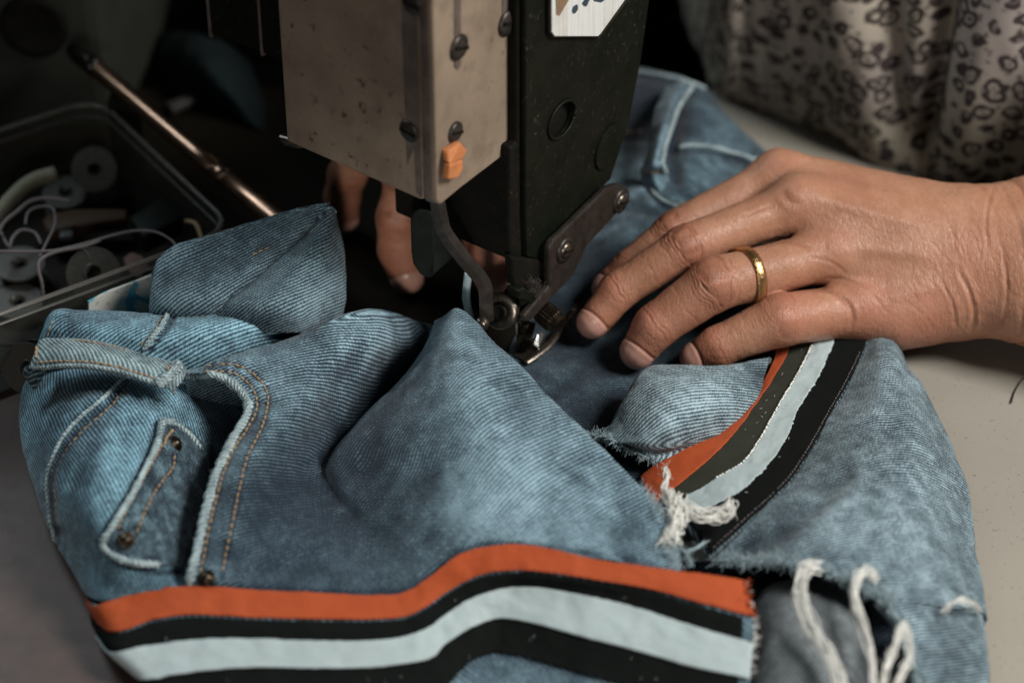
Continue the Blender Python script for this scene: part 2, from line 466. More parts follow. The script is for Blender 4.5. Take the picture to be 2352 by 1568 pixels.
def flatten(G, m=13):
    """unroll a cloth grid with little stretch, so the weave keeps its spacing over the folds"""
    nv, nu = G.shape[:2]
    iv = np.round(np.linspace(0, nv - 1, m)).astype(int); iu = np.round(np.linspace(0, nu - 1, m)).astype(int)
    def plen(v0, u0, v1, u1):
        k = max(abs(v1 - v0), abs(u1 - u0)); t = np.linspace(0, 1, k + 1)
        q = G[np.round(v0 + (v1 - v0) * t).astype(int), np.round(u0 + (u1 - u0) * t).astype(int)]
        q = q[::max(1, k // 6)] if k > 6 else q
        return np.linalg.norm(np.diff(q, axis=0), axis=1).sum()
    E = []; L = []
    for i in range(m):
        for j in range(m):
            for di, dj in ((0, 1), (1, 0), (1, 1), (1, -1)):
                a, b = i + di, j + dj
                if a < m and 0 <= b < m: E.append((i * m + j, a * m + b)); L.append(plen(iv[i], iu[j], iv[a], iu[b]))
    E = np.array(E); L = np.array(L)
    Q = G[np.ix_(iv, iu)].reshape(-1, 3); X = Q - Q.mean(0)
    _, _, Vt = np.linalg.svd(X, full_matrices=False)
    n = Vt[2] if Vt[2] @ np.array([0, -0.6, 0.8]) > 0 else -Vt[2]
    ex = unit(np.array([1.0, 0, 0]) - n * n[0]); ey = np.cross(n, ex)
    U = np.concatenate([np.zeros((nv, 1)), np.cumsum(np.linalg.norm(np.diff(G, axis=1), axis=2), axis=1)], 1)
    W = np.concatenate([np.zeros((1, nu)), np.cumsum(np.linalg.norm(np.diff(G, axis=0), axis=2), axis=0)], 0)
    cu, cv = nu // 2, nv // 2
    tu = unit(np.gradient(G, axis=1)); tv = unit(np.gradient(G, axis=0))
    sh = np.concatenate([[0], np.cumsum(np.sum(np.diff(G[:, cu], axis=0) * tu[:-1, cu], 1))])
    U = U - U[:, cu:cu + 1] + sh[:, None]; W = -(W - W[cv:cv + 1])
    Y = np.stack([U, W], -1)[np.ix_(iv, iu)].reshape(-1, 2); Y = Y - Y.mean(0); w = 1.0 / L
    # turn so that u runs along the world x of the sheet's middle
    mid = (m // 2) * m + m // 2; a_ = Y[mid + 1] - Y[mid]; b_ = np.array([(Q[mid + 1] - Q[mid]) @ ex, (Q[mid + 1] - Q[mid]) @ ey])
    th = math.atan2(b_[1], b_[0]) - math.atan2(a_[1], a_[0]); Y = Y @ np.array([[math.cos(th), math.sin(th)], [-math.sin(th), math.cos(th)]])
    for it in range(7):
        d = Y[E[:, 0]] - Y[E[:, 1]]; l = np.linalg.norm(d, axis=1) + 1e-9; r = (l - L) * w; g = d / l[:, None] * w[:, None]
        J = np.zeros((len(E) + 3, 2 * m * m)); k = np.arange(len(E))
        for c in (0, 1): J[k, 2 * E[:, 0] + c] = g[:, c]; J[k, 2 * E[:, 1] + c] = -g[:, c]
        A_ = J.T @ J + np.eye(2 * m * m) * 60.0; s = np.linalg.solve(A_, -(J[:len(E)].T @ r)); Y = Y + s.reshape(-1, 2)
    Y = Y.reshape(m, m, 2)
    # back to the full grid
    def lin(idx, n_):
        B = np.zeros((n_, m)); cb = crmat(m, n_ * 4); pos = np.interp(np.arange(n_), idx, np.arange(m)) / (m - 1) * (n_ * 4 - 1)
        return cb[np.round(pos).astype(int)]
    return np.einsum('va,abk,ub->vuk', lin(iv, nv), Y, lin(iu, nu))


def patch(name, rows, mat, parent, nu=120, nv=120, fade=0.42, spots=(), wr=(0.0006, 90), thick=0.0009,
          top=None, bottom=None, left=None, right=None, smooth_it=2, C=None, fine=0.00012, nosolid=False):
    C = np.array([[P(*p) for p in r] for r in rows]) if C is None else np.asarray(C)
    def shift(A, d):
        B = A + np.array(d) / 1000.0; B[:, 2] = np.maximum(B[:, 2], 0.0006); return B
    for d in (top or []): C = np.concatenate([shift(C[0], d)[None], C])
    for d in (bottom or []): C = np.concatenate([C, shift(C[-1], d)[None]])
    for d in (left or []): C = np.concatenate([shift(C[:, 0], d)[:, None], C], axis=1)
    for d in (right or []): C = np.concatenate([C, shift(C[:, -1], d)[:, None]], axis=1)
    Bv = crmat(C.shape[0], nv); Bu = crmat(C.shape[1], nu)
    G = np.einsum('vr,rck,uc->vuk', Bv, C, Bu)
    for _ in range(smooth_it):
        H = G.copy()
        H[1:-1, 1:-1] = 0.5 * G[1:-1, 1:-1] + 0.125 * (G[:-2, 1:-1] + G[2:, 1:-1] + G[1:-1, :-2] + G[1:-1, 2:])
        G = H
    N = grid_normals(G)
    UVI = flatten(G)
    if wr:
        d = wr[0] * fbm(G * wr[1] + hash(name) % 50 * 0 + len(name), 3) + fine * fbm(G * 480, 2)
        G = G + N * d[..., None]
    G[..., 2] = np.maximum(G[..., 2], 0.0005)
    N = grid_normals(G)
    p = Patch(); p.G, p.N = G, N; p.pix = proj(G); p.name = name
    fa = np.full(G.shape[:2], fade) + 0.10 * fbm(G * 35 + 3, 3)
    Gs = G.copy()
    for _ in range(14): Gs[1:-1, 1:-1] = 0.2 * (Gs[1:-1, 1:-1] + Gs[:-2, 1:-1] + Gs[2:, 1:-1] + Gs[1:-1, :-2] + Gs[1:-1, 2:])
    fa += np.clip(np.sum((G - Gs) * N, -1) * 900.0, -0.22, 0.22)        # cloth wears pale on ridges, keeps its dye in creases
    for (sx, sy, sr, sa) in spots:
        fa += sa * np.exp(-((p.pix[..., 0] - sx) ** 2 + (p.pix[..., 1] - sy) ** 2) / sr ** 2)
    p.fade = fa; p.uv = UVI
    p.obj = mesh_obj(name, G.reshape(-1, 3), grid_faces(nv, nu), mat, parent, uv=p.uv.reshape(-1, 2), attrs={'fade': fa})
    if thick and not nosolid:
        so = p.obj.modifiers.new('thickness', 'SOLIDIFY'); so.thickness = thick; so.offset = -1 if np.mean(np.sum(N * np.cross(np.gradient(G, axis=1), np.gradient(G, axis=0)), -1)) > 0 else 1
    return p


def groove(p, pts, wd, depth=0.5, famt=-0.3, puck=0.0):
    """press a seam line into a surface: dye stays dark in it, cloth puckers beside it"""
    q = spline(np.array(pts, float), 90); pv = p.pix.reshape(-1, 2); bb = np.where((pv[:, 0] > q[:, 0].min() - 50) & (pv[:, 0] < q[:, 0].max() + 50) & (pv[:, 1] > q[:, 1].min() - 50) & (pv[:, 1] < q[:, 1].max() + 50))[0]
    d2 = ((pv[bb, None] - q[None]) ** 2).sum(-1); k = d2.argmin(1); d = np.sqrt(d2[np.arange(len(bb)), k])
    g = np.exp(-(d / wd) ** 2); w2 = np.exp(-(d / (wd * 3.5)) ** 2)
    pk = noise3(np.stack([k * 0.42, k * 0 + 3.1, k * 0], -1))
    G = p.G.reshape(-1, 3); G[bb] += p.N.reshape(-1, 3)[bb] * ((-depth * g + puck * pk * w2) / 1000.0)[:, None]
    f = p.fade.reshape(-1); f[bb] += famt * g + (0.45 * puck) * pk * w2
    off = np.zeros(3); o = p.obj.parent
    while o is not None: off = off + np.array(o.location); o = o.parent
    me = p.obj.data; me.vertices.foreach_set('co', (G - off).astype(np.float32).ravel()); me.attributes['fade'].data.foreach_set('value', f.astype(np.float32)); me.update()


def on(p, pts, lift=0.0):
    """points of a surface under picture points; lift in mm along the surface normal"""
    pts = np.asarray(pts, float); q = p.pix.reshape(-1, 2); g = p.G.reshape(-1, 3); n = p.N.reshape(-1, 3)
    W = []; NN = []
    for a in pts:
        d2 = ((q - a[:2]) ** 2).sum(1)
        near = np.argpartition(d2, 12)[:12]
        dep = (g[near] - CAM) @ FWD
        keep = near[dep < dep.min() + 0.006]
        w = 1.0 / (d2[keep] + 2.0); w /= w.sum()
        nn = unit((n[keep] * w[:, None]).sum(0)); W.append((g[keep] * w[:, None]).sum(0) + nn * lift / 1000.0); NN.append(nn)
    return np.array(W), np.array(NN)


def resample(path, step):
    L = np.concatenate([[0], np.cumsum(np.linalg.norm(np.diff(path, axis=0), axis=1))])
    n = max(2, int(L[-1] / step) + 1); s = np.linspace(0, L[-1], n)
    return np.stack([np.interp(s, L, path[:, k]) for k in range(path.shape[1])], -1)


def smooth_path(W, it=3):
    W = W.copy()
    for _ in range(it): W[1:-1] = 0.5 * W[1:-1] + 0.25 * (W[:-2] + W[2:])
    return W


def stitches(p, pts, mat, name='stitching', length=0.0022, gap=0.0004, r=0.00042, lift=0.2, parent=None):
    px = spline(pts, 60); W, NN = on(p, px, lift); W = smooth_path(W, 4)
    line = resample(W, 0.0004); nn = unit(np.stack([np.interp(np.linspace(0, 1, len(line)), np.linspace(0, 1, len(NN)), NN[:, k]) for k in range(3)], -1))
    A = Acc(); k = int(length / 0.0004); g = k + int(gap / 0.0004); i = 0
    while i + k < len(line):
        seg = line[i:i + k + 1][::max(1, k // 4)]
        t = np.linspace(-1, 1, len(seg)); prof = np.sqrt(np.clip(1 - t ** 2, 0, 1))
        seg = seg + nn[i] * (prof[:, None] - 0.8) * r * 0.8 + rng.normal(0, 0.00006, 3)
        A.add(*tube(seg, r * (0.35 + 0.65 * prof), 6, up=nn[i]))
        i += g + rng.integers(0, 2)
    return A.build(name, mat, parent or p.obj)


def cord(p, pts, r, mat, name, parent, lift=0.3, sides=8, rough=0.25, n=90, flat=1.0, fade=0.75, end_taper=True):
    """a raised seam lying on a surface"""
    W, NN = on(p, spline(pts, n), lift); W = smooth_path(W, 4)
    rr = r * (1 + rough * noise3(W * 700) + 0.12 * np.sin(np.arange(len(W)) * 1.9))
    if end_taper: rr[:3] *= [0.3, 0.7, 0.9]; rr[-3:] *= [0.9, 0.7, 0.3]
    V, F = tube(W, rr, sides, flat)
    L = np.repeat(np.concatenate([[0], np.cumsum(np.linalg.norm(np.diff(W, axis=0), axis=1))]), sides)
    uv = np.stack([L, np.tile(np.arange(sides) * r * 0.8, len(W))], -1)
    return mesh_obj(name, V, F, mat, p.obj, uv=uv, attrs={'fade': fade + 0.35 * fbm(V * 260, 2)})


def fray(base, dirs, n, length, r, mat, name, parent, spread=0.8, curl=0.5, droop=0.2, sides=5):
    """loose cut threads standing off an edge: base (m,3) path, dirs (m,3) outward directions"""
    A = Acc(); m = len(base)
    for _ in range(n):
        t = rng.random() * (m - 1); i = int(t); f = t - i
        b = base[i] * (1 - f) + base[min(i + 1, m - 1)] * f
        d = unit(dirs[i] + rng.normal(0, spread, 3) * 0.6)
        L = length * (0.35 + 0.9 * rng.random()); k = 7; pts = [b.copy()]; c = rng.normal(0, curl, 3)
        for j in range(k):
            d = unit(d + c / k + np.array([0, 0, -droop / k])); pts.append(pts[-1] + d * L / k)
        pts = np.array(pts); pts[:, 2] = np.maximum(pts[:, 2], 0.0006)
        A.add(*tube(pts, r * (0.6 + 0.7 * rng.random()) * np.linspace(1, 0.45, k + 1), sides))
    o = A.build(name, mat, parent); o['kind'] = 'stuff'; return o


def ribbon(G, N, v0, v1, u0, u1, lift, mat, name, parent, thick=0.0006, edge=0.00025, puck=0.0):
    """a woven strip on part of a surface grid"""
    S = G[v0:v1 + 1, u0:u1 + 1] + N[v0:v1 + 1, u0:u1 + 1] * lift
    nv, nu = S.shape[:2]
    if puck: S = S + N[v0:v1 + 1, u0:u1 + 1] * (puck * fbm(S * 160, 3))[..., None]
    side = unit(S[-1] - S[0])
    S[0] += side[:] * (edge * fbm(S[0] * 900, 2))[:, None]; S[-1] += side * (edge * fbm(S[-1] * 900 + 9, 2))[:, None]
    U = np.concatenate([np.zeros((nv, 1)), np.cumsum(np.linalg.norm(np.diff(S, axis=1), axis=2), axis=1)], 1)
    W = np.concatenate([np.zeros((1, nu)), np.cumsum(np.linalg.norm(np.diff(S, axis=0), axis=2), axis=0)], 0)
    o = mesh_obj(name, S.reshape(-1, 3), grid_faces(nv, nu), mat, parent, uv=np.stack([U, W], -1).reshape(-1, 2))
    so = o.modifiers.new('thickness', 'SOLIDIFY'); so.thickness = thick; so.offset = 0
    return o


jeans = empty('jeans', P(1176, 1000, 0), 'faded blue torn denim jeans with orange, black and white side stripes', 'jeans')

# --- hip panel under the pocket opening
hip = patch('hip_panel', [
    [(92, 800, 14), (180, 838, 33), (290, 862, 38), (380, 872, 34), (470, 872, 24), (560, 890, 13), (640, 920, 8)],
    [(50, 895, 12), (150, 905, 33), (260, 915, 41), (370, 925, 38), (460, 950, 25), (570, 970, 10), (660, 990, 6)],
    [(45, 980, 11), (140, 995, 32), (240, 1005, 41), (350, 1015, 38), (450, 1035, 24), (550, 1050, 9), (640, 1070, 5)],
    [(62, 1062, 10), (140, 1078, 30), (230, 1088, 40), (330, 1098, 37), (425, 1112, 24), (510, 1140, 9), (600, 1160, 5)],
    [(90, 1152, 9), (155, 1170, 27), (230, 1180, 36), (320, 1190, 33), (405, 1205, 21), (480, 1225, 8), (570, 1240, 4)],
    [(130, 1248, 8), (185, 1263, 20), (255, 1277, 28), (330, 1288, 26), (400, 1298, 18), (460, 1310, 9), (550, 1320, 5)],
    [(196, 1366, 8), (240, 1382, 15.5), (300, 1366, 18.5), (350, 1357, 19), (400, 1352, 18.5), (450, 1352, 16), (540, 1365, 12)],
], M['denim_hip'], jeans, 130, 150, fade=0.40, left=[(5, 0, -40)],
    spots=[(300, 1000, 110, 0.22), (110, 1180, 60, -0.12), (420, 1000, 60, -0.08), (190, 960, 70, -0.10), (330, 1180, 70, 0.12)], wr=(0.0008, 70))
# --- yoke: turned-over band of cloth above the hip
yoke = patch('yoke', [
    [(110, 728, 38), (200, 717, 40), (290, 720, 41), (388, 722, 42), (480, 712, 42), (570, 703, 41), (660, 712, 36), (750, 752, 28)],
    [(98, 756, 37), (192, 748, 43), (282, 752, 45), (365, 765, 46), (462, 752, 46), (562, 742, 44), (655, 745, 38), (760, 768, 24)],
    [(84, 792, 32), (182, 786, 40), (275, 796, 42), (338, 812, 42), (440, 800, 42), (548, 785, 39), (655, 780, 32), (770, 790, 20)],
    [(74, 850, 22), (180, 850, 32), (280, 870, 34), (345, 880, 32), (450, 870, 30), (560, 850, 26), (660, 840, 20), (780, 840, 14)],
], M['denim_yoke'], jeans, 150, 70, fade=0.46, top=[(0, 6, -6), (0, 2, -22)], left=[(4, 0, -30)],
    spots=[(150, 740, 60, -0.1), (560, 760, 80, 0.10), (250, 790, 40, 0.12)], wr=(0.0006, 80))
# --- turned-up cuff of the inside, two lobes
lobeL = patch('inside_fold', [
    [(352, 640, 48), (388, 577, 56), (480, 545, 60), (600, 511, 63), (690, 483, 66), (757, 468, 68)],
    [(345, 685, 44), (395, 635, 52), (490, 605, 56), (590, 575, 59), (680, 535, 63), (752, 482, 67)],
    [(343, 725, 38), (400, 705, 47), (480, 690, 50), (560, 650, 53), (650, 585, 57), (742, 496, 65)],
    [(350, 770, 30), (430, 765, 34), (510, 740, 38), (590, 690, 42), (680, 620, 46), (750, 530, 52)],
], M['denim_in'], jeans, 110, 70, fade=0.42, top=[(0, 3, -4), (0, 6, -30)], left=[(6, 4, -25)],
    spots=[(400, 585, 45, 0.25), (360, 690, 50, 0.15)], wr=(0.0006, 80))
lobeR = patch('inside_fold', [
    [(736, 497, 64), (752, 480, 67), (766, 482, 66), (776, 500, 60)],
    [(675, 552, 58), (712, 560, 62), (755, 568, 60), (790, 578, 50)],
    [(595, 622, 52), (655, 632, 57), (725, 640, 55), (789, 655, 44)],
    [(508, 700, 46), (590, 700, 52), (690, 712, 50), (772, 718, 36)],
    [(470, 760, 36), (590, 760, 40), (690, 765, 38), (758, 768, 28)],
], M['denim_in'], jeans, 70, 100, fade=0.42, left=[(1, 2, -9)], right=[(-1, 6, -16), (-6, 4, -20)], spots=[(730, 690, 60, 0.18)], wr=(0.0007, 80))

# --- big front panel of the leg with the pocket edge at its left
front = patch('front_leg', [
    [(418, 858, 43), (525, 818, 42), (670, 780, 40), (835, 712, 42), (988, 746, 12), (1003, 738, 40), (1046, 712, 50), (1094, 741, 47)],
    [(500, 864, 41), (595, 846, 42), (715, 812, 41), (860, 768, 36), (968, 806, 8), (975, 800, 38), (1048, 782, 53), (1150, 800, 47)],
    [(570, 930, 37), (638, 924, 39), (718, 898, 36), (802, 880, 24), (902, 898, 8), (908, 890, 33), (1055, 895, 52), (1250, 905, 44)],
    [(530, 1015, 35), (598, 1012, 37), (668, 1008, 30), (730, 1002, 19), (812, 995, 9), (822, 986, 27), (1080, 1000, 46), (1342, 1000, 39)],
    [(488, 1110, 33), (552, 1110, 34), (614, 1114, 28), (668, 1112, 21), (742, 1092, 14), (790, 1076, 21), (1105, 1090, 41), (1425, 1085, 35)],
    [(463, 1210, 28), (522, 1210, 29), (610, 1216, 24), (700, 1216, 20), (800, 1198, 17), (880, 1182, 23), (1130, 1168, 36), (1488, 1165, 32)],
    [(445, 1290, 24), (520, 1290, 24), (640, 1300, 20), (760, 1302, 18), (885, 1280, 18.5), (975, 1254, 24), (1155, 1215, 33), (1530, 1240, 29)],
    [(430, 1354, 19), (520, 1355, 19), (680, 1365, 18), (820, 1370, 17), (925, 1364, 17.5), (1000, 1318, 22), (1160, 1258, 30.5), (1540, 1308, 29)],
], M['denim'], jeans, 230, 200, fade=0.40, top=[(0, 5, -8), (0, 3, -24)], right=[(-3, 2, -8), (-8, 4, -20)],
    spots=[(1200, 1150, 170, 0.22), (1060, 860, 80, 0.12), (600, 890, 80, 0.2), (690, 1220, 190, -0.42), (800, 1030, 120, -0.30), (900, 900, 60, -0.15), (960, 1020, 130, -0.2), (1010, 850, 80, -0.14), (620, 1130, 70, -0.12), (900, 1230, 110, -0.14), (1050, 760, 40, 0.15), (540, 1150, 40, -0.10), (1330, 1220, 90, 0.15)], wr=(0.0012, 60))  # valley and left-slope shade, and the lit right side, also toned into these spots

# --- striped hem along the leg
zc = np.array([5, 15, 18, 19, 19, 18, 17, 17.5, 22, 27, 30, 31, 30, 29, 28, 26.0])
S = [
    [(200, 1372), (225, 1390), (316, 1363), (404, 1349), (527, 1353), (703, 1363), (850, 1369), (930, 1362), (999, 1316), (1060, 1272), (1139, 1253), (1227, 1254), (1368, 1284), (1509, 1305), (1620, 1320), (1708, 1335)],
    [(206, 1400), (262, 1453), (352, 1428), (439, 1416), (560, 1420), (715, 1425), (860, 1426), (950, 1413), (1030, 1360), (1095, 1326), (1165, 1312), (1255, 1316), (1368, 1333), (1491, 1355), (1610, 1388), (1730, 1421)],
    [(225, 1450), (266, 1495), (345, 1484), (450, 1472), (570, 1468), (720, 1473), (865, 1472), (965, 1452), (1034, 1404), (1095, 1368), (1165, 1348), (1240, 1348), (1350, 1368), (1470, 1398), (1600, 1440), (1730, 1478)],
    [(280, 1500), (335, 1558), (400, 1552), (480, 1542), (600, 1535), (735, 1537), (880, 1532), (985, 1515), (1023, 1480), (1080, 1442), (1145, 1420), (1220, 1430), (1345, 1465), (1465, 1496), (1595, 1533), (1722, 1560)],
    [(335, 1575), (380, 1640), (450, 1640), (530, 1632), (640, 1625), (770, 1625), (900, 1620), (1000, 1600), (1036, 1566), (1082, 1520), (1138, 1500), (1212, 1511), (1330, 1545), (1450, 1578), (1590, 1612), (1720, 1640)],
    [(380, 1660), (420, 1740), (480, 1745), (560, 1740), (660, 1730), (790, 1725), (920, 1720), (1020, 1700), (1060, 1660), (1110, 1620), (1160, 1605), (1240, 1615), (1350, 1640), (1470, 1670), (1600, 1700), (1730, 1720)],
]
zs = [1.0, 0.86, 0.68, 0.42, 0.18, 0.06]
hem = patch('striped_hem', [[(x, y, z * k) for (x, y), z in zip(r, zc)] for r, k in zip(S, zs)], M['denim_hem'], jeans, 226, 101, fade=0.45, wr=(0.0004, 60), smooth_it=1, fine=0.00005)
names = [('orange', 0, 19, 0.0006), ('black', 21, 40, 0.0006), ('white', 40, 60, 0.0013), ('black', 60, 80, 0.0006)]
for k, v0, v1, lift in names:
    o = ribbon(hem.G, hem.N, v0, v1, 1, 225 if k != 'black' else 222, lift, M[k], k + '_stripe', jeans, puck=0.0007)
# cut end of the ribbons
e = hem.G[0:60, -1]; fray(e, np.tile([0.8, -0.3, 0.3], (60, 1)), 60, 0.0022, 0.00016, M['thread_white'], 'ribbon_fray', jeans)
fray(hem.G[0:20, -2] + hem.N[0:20, -2] * 0.0007, np.tile([0.9, -0.3, 0.2], (20, 1)), 50, 0.0030, 0.00018, M['orange'], 'ribbon_fray', jeans)

# --- cloth lying on the bed under the foot and up to the back waistband
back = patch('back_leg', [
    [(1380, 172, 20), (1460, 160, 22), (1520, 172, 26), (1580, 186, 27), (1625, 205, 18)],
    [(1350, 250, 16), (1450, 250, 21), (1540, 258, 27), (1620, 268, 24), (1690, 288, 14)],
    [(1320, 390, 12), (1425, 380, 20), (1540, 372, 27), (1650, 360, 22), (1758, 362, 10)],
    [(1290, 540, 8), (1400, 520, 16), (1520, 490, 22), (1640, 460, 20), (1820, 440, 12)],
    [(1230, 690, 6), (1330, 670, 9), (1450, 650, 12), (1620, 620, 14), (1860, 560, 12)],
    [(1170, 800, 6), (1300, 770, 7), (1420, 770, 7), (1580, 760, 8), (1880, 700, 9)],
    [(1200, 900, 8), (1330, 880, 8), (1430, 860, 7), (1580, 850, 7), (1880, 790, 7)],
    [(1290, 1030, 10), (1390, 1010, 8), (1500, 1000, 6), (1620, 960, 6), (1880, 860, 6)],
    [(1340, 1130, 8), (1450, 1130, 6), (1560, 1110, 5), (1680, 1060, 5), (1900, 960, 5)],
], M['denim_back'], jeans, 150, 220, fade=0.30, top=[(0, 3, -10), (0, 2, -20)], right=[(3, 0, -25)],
    spots=[(1440, 430, 70, 0.3), (1620, 400, 90, 0.15), (1380, 640, 130, -0.28), (1500, 560, 90, 0.05), (1600, 330, 60, 0.12), (1420, 1050, 60, -0.5), (1480, 230, 110, -0.42), (1350, 880, 160, -0.22), (1470, 250, 60, -0.3), (1560, 300, 30, -0.35), (1550, 420, 40, -0.2), (1440, 520, 60, 0.12), (1660, 320, 40, 0.15)], wr=(0.0022, 45))  # shade under the fingers, beside the loop and in the gap darkened in too

# --- pale hump in front of the fingertips
hump = patch('leg_fold', [
    [(1482, 846, 26), (1560, 839, 27), (1650, 842, 25), (1768, 818, 15)],
    [(1460, 872, 28), (1545, 872, 32), (1640, 872, 29), (1758, 862, 15)],
    [(1432, 925, 26), (1530, 925, 33), (1635, 922, 29), (1738, 918, 14.5)],
    [(1405, 975, 20), (1505, 982, 29), (1600, 975, 25), (1702, 968, 14)],
    [(1352, 992, 12), (1440, 1018, 22), (1530, 1028, 20), (1645, 1006, 14.5)],
    [(1345, 1000, 10), (1400, 1008, 16), (1452, 1036, 17), (1508, 1062, 14)],
], M['denim_leg'], jeans, 110, 110, fade=0.55, top=[(0, 3, -5), (0, 4, -22)], left=[(-3, 2, -16)], spots=[(1740, 870, 28, -0.35), (1480, 900, 40, -0.1), (1600, 900, 70, 0.15), (1450, 1000, 50, 0.12)], wr=(0.0008, 75))

# --- right leg with the curved side stripe
R = [
    [(1760, 740), (1784, 806), (1747, 897), (1714, 947), (1643, 1001), (1577, 1030), (1510, 1065), (1470, 1100)],   # orange left
    [(1800, 740), (1813, 802), (1776, 872), (1730, 943), (1685, 1001), (1632, 1056), (1552, 1122), (1500, 1165)],    # orange right
    [(1880, 730), (1869, 793), (1834, 864), (1792, 934), (1751, 1009), (1709, 1067), (1630, 1112), (1545, 1165)],    # olive right
    [(1925, 730), (1912, 798), (1875, 880), (1834, 945), (1805, 1015), (1752, 1087), (1680, 1145), (1570, 1200)],    # white right
    [(2000, 735), (1985, 802), (1946, 885), (1905, 955), (1865, 1030), (1810, 1110), (1725, 1192), (1627, 1282)],   # black right
]
zr = [[10, 11, 12, 13, 14, 14, 12, 8], [11, 12, 13, 14.5, 16, 16, 14, 10], [12, 14, 15, 17, 18, 19, 17, 12], [13, 15, 16, 18, 20, 21, 19, 14], [14, 16, 18, 20, 22, 23, 22, 18]]
stripe = patch('side_band', [[(x, y, z) for (x, y), z in zip(r, zz)] for r, zz in zip(R, zr)], M['denim_leg'], jeans, 160, 81, fade=0.4, wr=(0.0003, 60), smooth_it=1, fine=0.00005)
for k, v0, v1, lift, pk in (('orange', 0, 20, 0.0006, 0.0006), ('olive', 20, 40, 0.0004, 0.0004), ('white', 40, 60, 0.0012, 0.0007), ('black', 60, 80, 0.0006, 0.0004)):
    ribbon(stripe.G, stripe.N, v0, v1, 4, 157, lift, M[k], k + '_stripe', jeans, puck=pk, edge=0.0007 if k == 'white' else 0.0003)
leg = patch('right_leg', [
    [(1990, 760, 14), (2020, 765, 17), (2045, 772, 16), (2058, 780, 8)],
    [(1985, 802, 16), (2025, 806, 21), (2062, 810, 19), (2084, 822, 8)],
    [(1946, 885, 18), (2025, 890, 25), (2090, 895, 22), (2130, 905, 7)],
    [(1905, 955, 20), (2010, 965, 28), (2110, 975, 24), (2166, 985, 7)],
    [(1865, 1030, 22), (1990, 1045, 30), (2110, 1060, 26), (2204, 1075, 7)],
    [(1810, 1110, 23), (1960, 1130, 31), (2110, 1145, 27), (2225, 1165, 7)],
    [(1725, 1192, 22), (1920, 1205, 31), (2100, 1230, 27), (2234, 1265, 7)],
    [(1660, 1262, 19), (1870, 1262, 29), (2080, 1310, 26), (2241, 1340, 7)],
    [(1630, 1300, 17), (1850, 1297, 27), (2030, 1372, 25), (2250, 1405, 7)],
], M['denim_leg'], jeans, 130, 170, fade=0.46, right=[(2, -1, -12)],
    spots=[(2060, 870, 60, 0.2), (1930, 1180, 70, 0.2), (1800, 1200, 40, -0.25), (2080, 1050, 70, -0.08), (2000, 1200, 120, 0.1), (1750, 1290, 60, -0.12)], wr=(0.0009, 60))
strip = patch('right_leg_lower', [
    [(2020, 1362, 24), (2070, 1375, 24), (2140, 1392, 20), (2200, 1400, 14), (2252, 1402, 6)],
    [(2068, 1420, 22), (2105, 1425, 22), (2150, 1435, 18), (2200, 1440, 13), (2256, 1445, 6)],
    [(2090, 1490, 20), (2125, 1495, 20), (2165, 1500, 17), (2210, 1500, 13), (2262, 1500, 6)],
    [(2118, 1570, 18), (2150, 1575, 18), (2185, 1575, 16), (2220, 1575, 12), (2266, 1570, 6)],
    [(2140, 1680, 14), (2170, 1685, 14), (2200, 1685, 12), (2230, 1685, 9), (2268, 1680, 5)],
], M['denim_leg'], jeans, 70, 90, fade=0.44, right=[(2, -1, -12)], left=[(-1, 3, -8)], spots=[(2190, 1540, 40, -0.25), (2110, 1440, 30, 0.15), (2210, 1370, 25, -0.25)], wr=(0.0007, 70))
knee = patch('inner_knee', [
    [(1728, 1390, 6), (1768, 1345, 12), (1850, 1325, 15), (1935, 1345, 13), (1985, 1390, 5)],
    [(1722, 1450, 8), (1775, 1410, 18), (1865, 1395, 21), (1950, 1415, 17), (2000, 1450, 4)],
    [(1724, 1530, 9), (1790, 1500, 19), (1880, 1490, 22), (1965, 1500, 17), (2015, 1530, 4)],
    [(1730, 1600, 8), (1800, 1590, 18), (1890, 1580, 20), (1975, 1590, 14), (2020, 1600, 4)],
    [(1740, 1700, 6), (1810, 1700, 12), (1900, 1700, 14), (1985, 1700, 10), (2030, 1700, 4)],
], M['denim_knee'], jeans, 90, 90, fade=0.5, spots=[(1840, 1360, 40, -0.2), (1800, 1450, 50, 0.15)], wr=(0.0012, 60))

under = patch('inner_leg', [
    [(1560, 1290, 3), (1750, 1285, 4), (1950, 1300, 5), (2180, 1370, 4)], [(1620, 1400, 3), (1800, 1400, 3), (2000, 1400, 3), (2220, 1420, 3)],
    [(1680, 1500, 3), (1850, 1500, 3), (2020, 1500, 3), (2235, 1500, 3)], [(1700, 1700, 3), (1880, 1700, 3), (2060, 1700, 3), (2240, 1700, 3)]], M['denim_dark'], jeans, 60, 60, fade=0.2)  # dark sheet added under the tear; the gap's shade is in its colour

# ------------------------------------------------------------------ sewn details of the jeans
groove(front, [(470, 838), (527, 834), (580, 854), (612, 893), (614, 935), (594, 995), (570, 1041), (552, 1111), (538, 1181), (525, 1240), (508, 1325)], 7, 0.6, -0.35, 0.55)
groove(front, [(470, 852), (520, 852), (559, 868), (586, 902), (589, 942), (563, 988), (531, 1041), (505, 1111), (487, 1181), (474, 1240), (458, 1330)], 6, 0.5, -0.3, 0.4)
groove(front, [(430, 1344), (520, 1346), (690, 1356), (850, 1361), (930, 1354), (1000, 1308), (1060, 1264), (1150, 1248), (1300, 1262), (1500, 1294)], 8, 0.5, -0.35)
groove(hip, [(305, 866), (256, 912), (207, 956), (165, 1001), (136, 1045), (119, 1098), (119, 1150), (126, 1203), (136, 1250)], 7, 0.9, -0.45, 0.35)
groove(hip, [(255, 925), (215, 985), (190, 1040), (180, 1100)], 26, 1.6, -0.15)
groove(hip, [(370, 905), (330, 935), (290, 985), (270, 1040)], 22, 1.2, -0.1)
